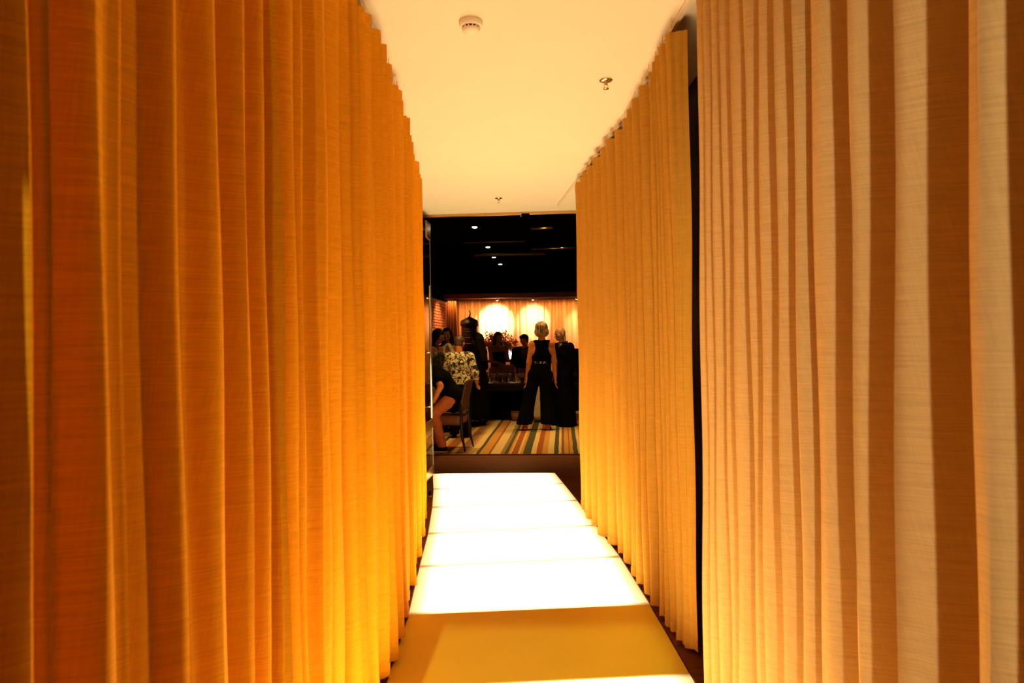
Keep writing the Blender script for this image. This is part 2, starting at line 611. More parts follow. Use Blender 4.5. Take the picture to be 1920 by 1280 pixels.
# floor boards either side of the walkway, flush with it
for side, seam, wx in ((-1, seamL, -1.30), (1, seamR, 1.02)):
    bm = bmesh.new()
    pts = [Vector((p[0] + side * 0.006, p[1])) for p in seam]
    n = len(pts)
    top = [(p.x, p.y, -0.003) for p in pts] + [(wx, p.y, -0.003) for p in pts]
    vs = [bm.verts.new(t) for t in top]
    lo = [bm.verts.new((t[0], t[1], -0.03)) for t in top]
    for i in range(n - 1):
        bm.faces.new((vs[i], vs[i + 1], vs[n + i + 1], vs[n + i]))
        bm.faces.new((vs[i], vs[i + 1], lo[i + 1], lo[i]))
    struct(obj('floor_margin_left' if side < 0 else 'floor_margin_right', bm, M['floor_wood']))

# far-room floor boards start at the threshold
bm = bmesh.new()
tl, tr = Vector((-.90, 7.575)), Vector((.446, 7.515))
dirx = (tr - tl).normalized()
p0, p1 = tl - dirx * 4.6, tr + dirx * 4.6
prism(bm, [p0, p1, (p1.x, FLOOR_END), (p0.x, FLOOR_END)], -0.03, -0.003)
struct(obj('floor_far_room', bm, M['floor_wood']))


# ------------------------------------------------------------------ curtains
def interp(poly, y):
    ys = [p[0] for p in poly]
    xs = [p[1] for p in poly]
    return float(np.interp(y, ys, xs))


def ray_depths(pxs, poly):
    "where the sight lines of these pixels meet the crest line"
    out = []
    ys = np.linspace(poly[0][0], poly[-1][0], 6000)
    xs = np.interp(ys, [p[0] for p in poly], [p[1] for p in poly])
    for px in pxs:
        u = (px - 960.0) / FPX
        k = xs / np.maximum(ys, 0.05)
        k[ys < 0.3] = 99 * np.sign(u)
        i = int(np.argmin(np.abs(k - u)))
        out.append(float(ys[i]))
    return out


def curtain(label, crests_t, crests_b, poly_t, poly_b, side, zb, zt, m, amp=0.3, amax=0.05, rows=34, seed=1, c_over=0.055, group=None, name='curtain', zbend=None, hooks=True, parts=True, slot=1.0, gmul=None, tg=.5, offs=None, pleat=0.0, slots=(), end_b=None):
    """crest depths at top and bottom (near to far); poly = crest lines (depth, x);
    side = +1 when the cloth is looked at from its +x side"""
    rs = np.random.RandomState(seed)
    n = len(crests_t)
    yt, yb = np.array(crests_t), np.array(crests_b)
    jt, jb = rs.uniform(-.010, .006, n), rs.uniform(-.014, .008, n)
    if offs is not None:
        jt, jb = np.array(offs) + jt * .3, np.array(offs) + jb * .3
        if end_b is not None:
            jb[0] = end_b
    A = np.array([min(amax, amp * (yt[min(k + 1, n - 1)] - yt[min(k, n - 2)])) for k in range(n)]) * rs.uniform(.7, 1.35, n)
    shp = rs.uniform(-1, 1, n)
    GM = np.ones(n) if gmul is None else np.array([gmul.get(k, rs.choice([.6, .8, 1.0, 1.5])) for k in range(n)])
    SEG = 18
    TS = [0, .02, .045, .07, .10, .13, .16, .19, .22, .25, .28, .31, .35, .40, .47, .55, .64, .73, .82, .91, .96]
    cols = []
    for k in range(n - 1):
        for q in (TS if pleat else [q / SEG for q in range(SEG)]):
            cols.append((k, q))
    cols.append((n - 2, 1.0))
    SW = rs.uniform(.75, 1.35, n)
    PL = rs.uniform(.5, 1.7, n)
    sst = lambda a, b, v: (lambda u: u * u * (3 - 2 * u))(min(1, max(0, (v - a) / (b - a))))

    def depth(k, t):
        if pleat:        # narrow deep slot, then a broad face rising slowly to the next crest
            sw = .30 * SW[k]
            if t < .11:
                return sst(-.03, .11, t) * 1.0
            return 1 - (1 - .16 * PL[k] * pleat) * sst(.11, sw + .06, t) - .16 * PL[k] * pleat * sst(sw * .8, 1.0, t)
        if k in slots:   # deep dark slot first, then the face of the next fold
            if t < .24:
                return sst(-.03, .24, t)
            return 1 - .86 * sst(.24, .60, t) - .14 * sst(.5, 1.0, t)
        ph = math.pi * t / tg if t < tg else math.pi * (1 + (t - tg) / (1 - tg))
        return ((1 - math.cos(ph)) / 2) ** slot

    def build(nm, z0, z1, rws, off, parent, mm):
        verts, uvs, faces = [], [], []
        nc = len(cols)
        for r in range(rws):
            z = z0 + (z1 - z0) * r / (rws - 1)
            h = (z - zb) / (zt - zb)
            hs = h + 0.05 * math.sin(2.6 * h * math.pi + seed)
            prev, s = None, 0.0
            for (k, t) in cols:
                y0 = yb[k] + (yt[k] - yb[k]) * hs
                y1 = yb[k + 1] + (yt[k + 1] - yb[k + 1]) * hs
                w = y1 - y0
                y = y0 + w * (t + c_over * math.sin(4 * math.pi * t) + 0.03 * shp[k] * math.sin(2 * math.pi * t))
                ak = A[k] + (A[min(k + 1, n - 1)] - A[k]) * t
                ak *= (1.12 - 0.22 * h)
                if h > .97:
                    ak *= 0.9
                X = interp(poly_b, y) * (1 - h) + interp(poly_t, y) * h
                jit = (jb[k] * (1 - h) + jt[k] * h) * (1 - t) + (jb[k + 1] * (1 - h) + jt[k + 1] * h) * t
                o = -2 * ak * GM[k] * depth(k, t)
                o += 0.10 * ak * math.cos(6 * math.pi * t + shp[k] * 3 + 1.5 * h)
                o += 0.004 * math.sin(5.0 * h * math.pi + k * 1.7) * (1 - .5 * h)
                x = X + side * (o + jit + off)
                p = (x, y, z + (0.006 * math.sin(k * 2.1 + 6.28 * t) if r == 0 and nm != 'heading_tape' else 0))
                if prev is not None:
                    s += math.hypot(p[0] - prev[0], p[1] - prev[1])
                prev = p
                verts.append(p)
                uvs.append((s, z))
        for r in range(rws - 1):
            for c in range(nc - 1):
                i = r * nc + c
                faces.append((i, i + 1, i + nc + 1, i + nc))
        return mesh_obj(nm, verts, faces, mm, parent, True, uvs)
    root = thing(name, label, 'curtain', (0, 0, 0), 0, group)
    build('drape', zb, zt, rows, 0.0, root, m)
    if parts:
        build('hem', zb - .001, zb + .055, 3, 0.0025, root, m)
        build('heading_tape', zt - .07, zt + .004, 3, 0.002, root, m)
    if hooks:
        hb = bmesh.new()
        add_tube(hb, [(0, 0, -.02), (0, 0, .012), (.004, 0, .02), (.004, 0, .045)], .0018, 5)
        h0 = obj('hook', hb, M['brass'], root)
        first = True
        for k in range(n):
            if yt[k] < 1.8:
                continue
            for dt in (0.0,):
                if k == n - 1 and dt:
                    continue
                y = yt[k] + (0 if dt == 0 else (yt[k + 1] - yt[k]) * .5)
                x = interp(poly_t, y) - side * (A[k] * .9 * (2 if dt else 0.25) + .003)
                o = h0 if first else h0.copy()
                if not first:
                    COL.objects.link(o)
                first = False
                o.location = (x, y, zt + .012)
        if first:
            bpy.data.objects.remove(h0)
    return root


ZT = 2.79
# left row
polyL = [(-3.0, -.56), (2.7, -.56), (3.17, -.548), (3.6, -.572), (4.0, -.598), (4.4, -.63), (4.8, -.660), (5.5, -.716), (6.0, -.785), (6.6, -.858), (7.2, -.9)]
pxL = [(53, .045), (115, .045), (205, .004), (342, .018), (405, -.01), (473, 0), (505, -.006), (527, .006), (552, -.01), (580, 0), (613, .012), (643, -.006), (662, 0), (685, .02), (701, -.008), (718, 0), (734, .006), (746, 0), (758, 0)]
dL, jL = [], []
for px, off in pxL:
    dL.append(ray_depths([px], [(p[0], p[1] + off) for p in polyL])[0])
    jL.append(off)
near = [.35, .50, .62]
far = []
y = dL[-1]
while y < 6.35:
    y += 0.13 + 0.07 * RNG.rand()
    far.append(y)
cl = near + dL + far
jL = [.02, .03, .03] + jL + [.012 * RNG.randn() for _ in far]
cb = [c + 0.012 * RNG.randn() * (1 if c > .9 else .1) for c in cl]
for i in range(1, len(cb)):
    cb[i] = max(cb[i], cb[i - 1] + .04)
curtain('long amber linen curtain running down the whole left side of corridor', cl, cb, polyL, polyL, +1, 0.018, ZT, M['linen_amber'], amp=.70, amax=.10, seed=3, c_over=.05, slot=1.0, offs=jL, slots=(4, 6, 9, 12, 16, 20, 23), gmul={3: 1.0, 4: 2.4, 5: .18, 6: 2.4, 7: .7, 8: .6, 9: 1.5, 12: 1.5, 16: 2.0, 20: 1.6, 23: 1.6})

# right far curtain
polyAt = [(2.9, .705), (4.27, .69), (5.1, .625), (5.9, .565)]
polyAb = [(2.9, .79), (3.15, .785), (3.4, .745), (3.96, .712), (4.46, .695), (4.72, .70), (4.9, .64), (5.27, .598), (5.7, .586), (5.95, .57)]
pxA = [1281, 1258, 1247, 1240, 1227, 1212, 1197, 1187, 1176, 1159, 1146, 1134, 1117, 1106, 1098, 1091, 1085, 1080]
polyAm = [(2.9, .74), (3.5, .72), (4.27, .70), (5.1, .62), (5.9, .563)]
dA = ray_depths(pxA, polyAm)
dA = sorted(dA)
dA[0] = 2.99
for i in range(1, len(dA)):
    dA[i] = max(dA[i], dA[i - 1] + .07)
dAb = [d + 0.15 * max(0, 1 - (d - 2.97) / 1.0) + .015 * RNG.randn() for d in dA]
for i in range(1, len(dAb)):
    dAb[i] = max(dAb[i], dAb[i - 1] + .05)
dA = [2.965] + [max(3.0, d) for d in dA]
dA[1] = 3.0
dAb = [3.12, 3.20] + dAb[1:]
for i in range(2, len(dA)):
    dA[i] = max(dA[i], dA[i - 1] + .05)
    dAb[i] = max(dAb[i], dAb[i - 1] + .05)
# the near end is turned back like a flap facing the entrance
oA = [-.080, .0] + list(.006 * RNG.randn(len(dA) - 2))
curtain('pale gold linen curtain on the right, farther of the right pair', dA, dAb, polyAt, polyAb, -1, 0.02, ZT, M['linen_pale'], amp=.32, amax=.048, seed=8, slot=1.15, offs=oA, end_b=-.040, gmul={0: 0.0, 1: .5, 5: 1.5, 9: 1.6})

# right near curtain
polyB = [(-3.0, .74), (1.0, .735), (2.7, .725)]
pxB = [2040, 1840, 1685, 1590, 1523, 1498, 1462, 1430, 1403, 1378, 1355, 1340, 1328, 1316]
dB = ray_depths(pxB, polyB)
nearB = list(np.arange(-.3, dB[0] - .12, .2))
cB = nearB + dB
cBb = [c + .012 * RNG.randn() for c in cB]
curtain('sandy linen curtain close by on the right edge, nearer of right pair', cB, cBb, polyB, polyB, -1, 0.018, ZT, M['linen_sand'], amp=.5, amax=.10, seed=5, c_over=.03)

# ceiling tracks


def track(label, poly, off, y0, y1):
    root = thing('curtain_track', label, 'track')
    bm = bmesh.new()
    n = 40
    for (dz0, dz1, hw) in ((-.014, 0.0, .013), (-.022, -.014, .009)):
        ring = []
        for i in range(n + 1):
            y = y0 + (y1 - y0) * i / n
            x = interp(poly, y) + off
            ring.append([bm.verts.new((x - hw, y, CEIL + dz0)), bm.verts.new((x + hw, y, CEIL + dz0)), bm.verts.new((x + hw, y, CEIL + dz1)), bm.verts.new((x - hw, y, CEIL + dz1))])
        for a, b in zip(ring, ring[1:]):
            for k in range(4):
                bm.faces.new((a[k], a[(k + 1) % 4], b[(k + 1) % 4], b[k]))
        bm.faces.new(ring[0][::-1])
        bm.faces.new(ring[-1])
    obj('rail', bm, M['track'], root)
    for y in (y0, y1):
        x = interp(poly, y) + off
        box('end_cap', (x - .015, y - .006, CEIL - .024), (x + .015, y + .006, CEIL), M['plastic'], root)
    return root


track('white ceiling curtain track above the left amber curtain', polyL, -.05, .2, 7.1)
polyAtr = [(-2.0, .735), (2.8, .715), (4.27, .69), (5.1, .625), (5.9, .56), (7.05, .462)]
track('white ceiling curtain track above the right curtains, ending near the doorway', polyAtr, .045, -.4, 7.05)

# ------------------------------------------------------------------ ceiling fittings
p = G(883, 40, CEIL)
sd = thing('smoke_detector', 'round white smoke detector on the ceiling above the walkway', 'detector', (p.x, p.y, CEIL))
lathe('base', [(.052, 0), (.053, -.004), (.052, -.022), (.046, -.026)], M['plastic'], sd, 28)
lathe('sensor_ring', [(.036, -.024), (.036, -.036)], M['dark_slot'], sd, 28)
lathe('cover', [(.040, -.035), (.040, -.040), (.032, -.050), (.012, -.054), (.0, -.0541)], M['plastic'], sd, 28)
for k in range(14):
    a = 2 * math.pi * k / 14
    mt = Matrix.Rotation(a, 4, 'Z')
    box('rib', (.034, -.003, -.037), (.041, .003, -.025), M['plastic'], sd, mt)


def sprinkler(label, px, py):
    p = G(px, py, CEIL)
    r = thing('fire_sprinkler', label, 'sprinkler', (p.x, p.y, CEIL))
    lathe('escutcheon', [(.036, 0), (.037, -.004), (.026, -.009), (.012, -.011)], M['chrome'], r, 24)
    lathe('stem', [(.009, -.009), (.009, -.022), (.006, -.026)], M['brass'], r, 12)
    for s in (-1, 1):
        tube('yoke_arm', [(s * .006, 0, -.024), (s * .013, 0, -.034), (s * .004, 0, -.046)], .0022, M['chrome'], r, 6)
    lathe('deflector', [(.003, -.044), (.016, -.047), (.016, -.049), (0.002, -.050)], M['brass'], r, 16)
    return r


sprinkler('brass ceiling sprinkler to the right of the smoke detector', 1136, 150)
sprinkler('small ceiling sprinkler just in front of the doorway', 935, 371)

# ------------------------------------------------------------------ doorway: header, jamb, glass door
hd = thing('door_header', 'slim brass header rail across the doorway with a black closer', 'header')
bm = bmesh.new()
mt = Matrix.Translation(FR(0, 0)) @ Matrix.Rotation(-YAW, 4, 'Z')
add_box(bm, (-1.02, -.06, CEIL - .028), (.98, -.02, CEIL), mt, .003)
obj('rail', bm, M['brass'], hd)
q = P(985, 402, 7.5)
box('latch_block', (q.x - .045, q.y - .03, CEIL - .055), (q.x + .045, q.y + .03, CEIL - .02), M['black'], hd)
box('latch_bolt', (q.x - .052, q.y - .012, CEIL - .05), (q.x - .044, q.y + .012, CEIL - .025), M['chrome'], hd)

jb_ = P(810, 870, 7.56)
jamb = box('trim_1', (jb_.x - .03, 7.56, -.003), (jb_.x - .004, 7.62, .24), M['steel'])
struct(jamb)
lw = struct(wall_between('wall_front_left', (-1.30, 7.62), (-5.5, 7.93), -.03, 3.05, .1, M['black']))
rw = struct(wall_between('wall_front_right', (4.8, 7.22), (1.02, 7.5), -.03, 3.05, .1, M['black']))

door = thing('glass_door', 'open clear glass door with tall pull bar beside left curtain', 'door')
a, b = Vector((-.935, 6.72)), Vector((-.893, 7.54))
dd = (b - a).normalized()
nn = Vector((-dd.y, dd.x))


def slab(nm, s0, s1, z0, z1, th, m, parent, off=0.0):
    L = (b - a).length
    bm = bmesh.new()
    q0, q1 = a + dd * (s0 * L) + nn * off, a + dd * (s1 * L) + nn * off
    prism(bm, [q0 - nn * th / 2, q1 - nn * th / 2, q1 + nn * th / 2, q0 + nn * th / 2], z0, z1)
    return obj(nm, bm, m, parent)


slab('pane', 0, 1, .10, 2.74, .010, M['door_glass'], door)
slab('bottom_rail', 0, 1, .012, .10, .026, M['brass'], door)
slab('lock_rail', .02, .98, .52, .61, .022, M['brass'], door)
slab('top_patch', .72, 1, 2.58, 2.76, .026, M['brass'], door)
slab('edge_trim', .985, 1.0, .10, 2.74, .014, M['steel'], door)
hp = a + dd * ((b - a).length * .55) - nn * .055
hd_ = tube('pull_handle', [(hp.x, hp.y, .66), (hp.x, hp.y, 2.05)], .011, M['chrome'], door, 10)
for z in (.78, 1.35, 1.92):
    e = hp + nn * .055
    tube('standoff', [(hp.x, hp.y, z), (e.x, e.y, z)], .008, M['chrome'], hd_, 8)
piv = thing('door_stop', 'small steel floor stop beside the open glass door', 'stop', (-.80, 6.45, 0))
lathe('base', [(.018, -.003), (.018, .004), (.009, .008)], M['steel'], piv, 14)
lathe('post', [(.007, .006), (.007, .03), (.011, .031), (.011, .042), (.006, .045)], M['black'], piv, 14)

# ------------------------------------------------------------------ far room shell
FCEIL = 3.05
bm = bmesh.new()
fa, fb = FR(-5.5, 0.02), FR(5.5, 0.02)
prism(bm, [fa, fb, (fb.x + .6, FLOOR_END), (fa.x, FLOOR_END)], FCEIL, FCEIL + .1)
struct(obj('ceiling_far_room', bm, M['black']))
struct(wall_between('wall_far', FR(5.5, 8.0), FR(-5.5, 8.0), -.03, FCEIL, .1, M['black']))
struct(wall_between('wall_far_right', FR(4.2, 0), FR(4.2, 8.0), -.03, FCEIL, -.1, M['black']))
bm = bmesh.new()
mtu = Matrix.Translation(FR(0, -.0)) @ Matrix.Rotation(-YAW, 4, 'Z')
add_box(bm, (-5.4, .03, CEIL - .005), (4.2, .12, FCEIL), mtu)
struct(obj('wall_front_upper', bm, M['black']))

# brick side wall with real courses
bw_top, bw_u = 2.30, -1.95
bw = struct(wall_between('wall_side_left', FR(bw_u, 8.0), FR(bw_u, .3), -.03, 2.33, -.12, M['mortar']))
struct(wall_between('wall_side_left_upper', FR(bw_u, 8.0), FR(bw_u, .3), 2.33, FCEIL, -.12, M['black']))
verts, faces = [], []
rs = np.random.RandomState(4)
bh, bl, gap = .048, .15, .009
z, row = 0.6, 0
while z < bw_top:
    w_ = 4.4 + (bl + gap) * (.5 if row % 2 else 0)
    while w_ < 7.0:
        d_ = .012 + .006 * rs.rand()
        pts = []
        for (du, dw, dz) in ((0, 0, 0), (0, bl, 0), (0, bl, bh), (0, 0, bh), (d_, .004, .004), (d_, bl - .004, .004), (d_, bl - .004, bh - .004), (d_, .004, bh - .004)):
            pts.append(FR(bw_u + du, w_ + dw, z + dz))
        i = len(verts)
        verts += pts
        faces += [(i + 4, i + 5, i + 6, i + 7), (i, i + 1, i + 5, i + 4), (i + 1, i + 2, i + 6, i + 5), (i + 2, i + 3, i + 7, i + 6), (i + 3, i, i + 4, i + 7)]
        w_ += bl + gap
    z += bh + gap
    row += 1
bo = mesh_obj('brickwork', verts, faces, M['brick'], bw, False)
bo['kind'] = 'stuff'

# beam with its light rail
bm = bmesh.new()
mtb = Matrix.Translation(FR(0, 6.92)) @ Matrix.Rotation(-YAW, 4, 'Z')
add_box(bm, (-2.15, -.06, 2.375), (4.2, .10, 2.475), mtb, .005)
struct(obj('trim_2', bm, M['beam']))
bm = bmesh.new()
add_box(bm, (-2.15, .11, 2.475), (4.2, .2, FCEIL), mtb)
struct(obj('wall_far_upper', bm, M['black']))
rail = thing('track_rail', 'thin light rail running under the red-brown beam', 'rail')
bm = bmesh.new()
add_box(bm, (-.5, -.03, 2.360), (4.1, -.01, 2.376), mtb)
obj('bar', bm, M['track'], rail)
for i, (px, py) in enumerate(((932, 557), (999, 556), (1081, 553))):
    q = P(px, py, 14.45)
    s = thing('track_spotlight', ['small spotlight on the beam rail above the urn and flowers', 'small spotlight on the beam rail above the blond woman', 'small spotlight on the beam rail next to right curtain'][i], 'spotlight', (q.x, q.y, 2.362), 0, 'spotlights on the beam rail')
    lathe('can', [(.022, 0), (.024, -.012), (.022, -.04), (.019, -.042)], M['chrome'], s, 14)
    lathe('lens', [(.018, -.040), (.018, -.044)], M['lamp_on'], s, 14)

# back curtains
yb0 = 15.25


def flat_curtain(label, x0, x1, y, step, m, zt, amp, seed, slope=-.073, zb=.02):
    rs = np.random.RandomState(seed)
    root = thing('curtain', label, 'curtain')
    xs = [x0]
    while xs[-1] < x1:
        xs.append(xs[-1] + step * rs.uniform(.6, 1.4))
    am = [amp * rs.uniform(.5, 1.3) for _ in xs]

    def build(nm, z0, z1, rows, off):
        verts, uvs, faces = [], [], []
        nc = 0
        for r in range(rows):
            z = z0 + (z1 - z0) * r / (rows - 1)
            s = 0
            row = []
            for k in range(len(xs) - 1):
                for q in range(10):
                    t = q / 10
                    w = xs[k + 1] - xs[k]
                    x = xs[k] + w * (t + .05 * math.sin(4 * math.pi * t)) + .01 * math.sin(z * 3 + k)
                    yy = y + slope * (x - x0) - am[k] * (math.cos(2 * math.pi * t) - 1) * -1 - off
                    row.append((x, yy, z))
            nc = len(row)
            verts += row
            uvs += [(p[0] * 1.3, p[2]) for p in row]
        for r in range(rows - 1):
            for c in range(nc - 1):
                i = r * nc + c
                faces.append((i, i + 1, i + nc + 1, i + nc))
        return mesh_obj(nm, verts, faces, m, root, True, uvs)
    build('drape', zb, zt, 10, 0)
    build('heading_tape', zt - .08, zt + .003, 3, .004)
    return root


xl = P(856, 600, yb0).x
flat_curtain('long spotlit orange-gold curtain across the far wall behind flowers', xl, 4.0, yb0 + .05, .17, M['back_cloth'], 2.42, .035, 2)
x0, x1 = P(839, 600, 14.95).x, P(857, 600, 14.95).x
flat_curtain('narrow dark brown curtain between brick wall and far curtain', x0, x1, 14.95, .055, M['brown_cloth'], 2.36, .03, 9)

# ceiling fixtures of the far room
dls = ((890, 427), (915, 464), (926, 483), (938, 496))
dll = ['bright round downlight in the black ceiling, nearest of the row', 'small downlight in the black ceiling, second of the row', 'small downlight in the black ceiling, third of the row', 'small downlight in the black ceiling, farthest of the row']
for i, (px, py) in enumerate(dls):
    q = G(px, py, FCEIL - .03)
    s = thing('downlight', dll[i], 'downlight', (q.x, q.y, FCEIL), 0, 'downlights of the black ceiling')
    lathe('ring', [(.05, 0), (.052, -.02), (.040, -.022), (.040, -.018)], M['black'], s, 18)
    lathe('bulb', [(.036, -.012), (.034, -.026), (.022, -.032), (.0, -.033)], M['lamp_on'], s, 16)
pts = []


def ceiling_bar(name, label, cat, px0, px1, py, z, r, m):
    q0, q1 = G(px0, py + 1, z), G(px1, py - 2, z)
    o = thing(name, label, cat, (0, 0, 0))
    tube('bar', [q0, q1], r, m, o, 8)
    for q in (q0.lerp(q1, .15), q0.lerp(q1, .85)):
        tube('hanger', [(q.x, q.y, z), (q.x, q.y, FCEIL)], .006, M['black'], o, 6)
    return o


ceiling_bar('tube_fixture', 'dim brown tube fixture hanging under the black ceiling', 'light fixture', 996, 1036, 427, FCEIL - .14, .022, M['brass'])
ceiling_bar('ceiling_pipe', 'thin dull pipe under the black ceiling, nearest of the pipes', 'pipe', 870, 985, 454, FCEIL - .1, .010, M['leather_dark'])
ceiling_bar('ceiling_pipe', 'reddish brown pipe under the black ceiling, lowest of the pipes', 'pipe', 888, 1022, 477, FCEIL - .12, .024, M['leather_dark'])
ceiling_bar('ceiling_pipe', 'thin brass pipe at right under the black ceiling', 'pipe', 996, 1078, 466, FCEIL - .1, .009, M['brass'])

# ------------------------------------------------------------------ striped rug
rug_u0, rug_u1 = -1.88, 2.6
rw0 = 1.18


def rug_mat():
    m, nt, b, out = new_mat('woven_stripes')
    tc = nt.nodes.new('ShaderNodeTexCoord')
    nz = nt.nodes.new('ShaderNodeTexNoise')
    nz.inputs['Scale'].default_value = 1.6
    nt.links.new(tc.outputs['Object'], nz.inputs['Vector'])
    sep = nt.nodes.new('ShaderNodeSeparateXYZ')
    nt.links.new(tc.outputs['Object'], sep.inputs[0])
    ad = nt.nodes.new('ShaderNodeMath'); ad.operation = 'MULTIPLY_ADD'
    ad.inputs[1].default_value = 0.022
    nt.links.new(nz.outputs[0], ad.inputs[0])
    nt.links.new(sep.outputs[0], ad.inputs[2])
    cream, green, rust, ochre, brown, grey, dark = (.62, .43, .17), (.075, .070, .030), (.31, .085, .018), (.50, .25, .05), (.20, .095, .035), (.26, .175, .075), (.04, .025, .015)
    S = [(815, ochre), (822, rust), (832, brown), (842, ochre), (852, brown), (866, grey), (872, ochre), (877, cream), (891, green), (897, ochre), (915, rust), (918.5, cream), (937, grey), (945, green), (951.5, ochre), (955, cream), (958, rust), (969, cream), (974, ochre), (979, green), (994, cream), (1004, rust), (1015, ochre), (1026, cream), (1038, green), (1047, cream), (1052, brown), (1058, ochre), (1066, rust), (1069, ochre), (1075, green), (1083.5, cream)]
    xw = []
    base = FR(0, rw0)
    for px, c in S:
        q = G(px, 852.5)
        xw.append(((q - base).dot(RR), c))
    lo, hi = xw[0][0], (G(1088, 852.5) - base).dot(RR) + .02
    mr = nt.nodes.new('ShaderNodeMapRange')
    mr.clamp = False
    mr.inputs[1].default_value = lo + .011
    mr.inputs[2].default_value = hi + .011
    nt.links.new(ad.outputs[0], mr.inputs[0])
    fr = nt.nodes.new('ShaderNodeMath'); fr.operation = 'FRACT'
    nt.links.new(mr.outputs[0], fr.inputs[0])
    rp = nt.nodes.new('ShaderNodeValToRGB')
    rp.color_ramp.interpolation = 'CONSTANT'
    e = rp.color_ramp.elements
    ts = [(x - lo) / (hi - lo) for x, _ in xw]
    # last stripe dark green close to the right curtain shares the wrap
    while len(e) < len(xw):
        e.new(1.0)
    for i, (t, (_, c)) in enumerate(zip(ts, xw)):
        e[i].position = t
        e[i].color = (*c, 1)
    nt.links.new(fr.outputs[0], rp.inputs[0])
    # weave
    mp = nt.nodes.new('ShaderNodeMapping')
    mp.inputs['Scale'].default_value = (30, 300, 1)
    n2 = nt.nodes.new('ShaderNodeTexNoise')
    n2.inputs['Scale'].default_value = 1.0
    nt.links.new(tc.outputs['Object'], mp.inputs[0])
    nt.links.new(mp.outputs[0], n2.inputs['Vector'])
    mm = nt.nodes.new('ShaderNodeMixRGB'); mm.blend_type = 'MULTIPLY'
    mm.inputs[0].default_value = 0.35
    nt.links.new(rp.outputs[0], mm.inputs[1])
    nt.links.new(n2.outputs[0], mm.inputs[2])
    nt.links.new(mm.outputs[0], b.inputs['Base Color'])
    b.inputs['Roughness'].default_value = 0.95
    b.inputs['Specular IOR Level'].default_value = 0.1
    return m


M['rug'] = rug_mat()
rug = tag(link(bpy.data.objects.new('striped_rug', bpy.data.meshes.new('striped_rug'))), 'large striped rug in cream, rust, ochre and dark green', 'rug')
bm = bmesh.new()
nx, ny = 60, 10
vt = [[bm.verts.new((rug_u0 + (rug_u1 - rug_u0) * i / nx, 4.42 * j / ny + (.004 * math.sin(i * 1.3) if j == 0 else 0), .008 + .0015 * math.sin(i * .9 + j))) for i in range(nx + 1)] for j in range(ny + 1)]
for j in range(ny):
    for i in range(nx):
        bm.faces.new((vt[j][i], vt[j][i + 1], vt[j + 1][i + 1], vt[j + 1][i]))
ext = bmesh.ops.extrude_face_region(bm, geom=bm.faces[:])
for v in [g for g in ext['geom'] if isinstance(g, bmesh.types.BMVert)]:
    v.co.z = -.003
bmesh.ops.recalc_face_normals(bm, faces=bm.faces[:])
bm.to_mesh(rug.data)
bm.free()
rug.data.materials.append(M['rug'])
rug.location = FR(0, rw0)
rug.rotation_euler = (0, 0, -YAW)
bmb = bmesh.new()
add_box(bmb, (rug_u0, -.012, -.003), (rug_u1, .012, .0095), None, .003)
obj('binding', bmb, M['leather_dark'], rug)
RUGZ = .0125

#PEOPLE#
# ------------------------------------------------------------------ bodies: smooth union of tapered limbs, meshed by surface nets
def V3(*a):
    return np.array(a, dtype=np.float64)


def cap_(p0, r0, p1, r1, k=0.02):
    return ('cap', np.array(p0, float), r0, np.array(p1, float), r1, k)


def ell_(c, r, Rm=None, k=0.015):
    return ('ell', np.array(c, float), np.array(r, float), Rm, k)


def prim_bounds(p):
    if p[0] == 'cap':
        lo = np.minimum(p[1] - p[2], p[3] - p[4]); hi = np.maximum(p[1] + p[2], p[3] + p[4])
    else:
        m = p[2].max()
        lo, hi = p[1] - m, p[1] + m
    return lo, hi


def sd_prim(p, X):
    if p[0] == 'cap':
        a, b = p[1], p[3]
        ab = b - a
        t = np.clip(((X - a) @ ab) / max(ab @ ab, 1e-9), 0, 1)
        d = np.linalg.norm(X - a - t[..., None] * ab, axis=-1)
        return d - (p[2] + (p[4] - p[2]) * t)
    q = X - p[1]
    if p[3] is not None:
        q = q @ p[3]
    k0 = np.linalg.norm(q / p[2], axis=-1)
    k1 = np.linalg.norm(q / (p[2] ** 2), axis=-1)
    return k0 * (k0 - 1) / np.maximum(k1, 1e-6)


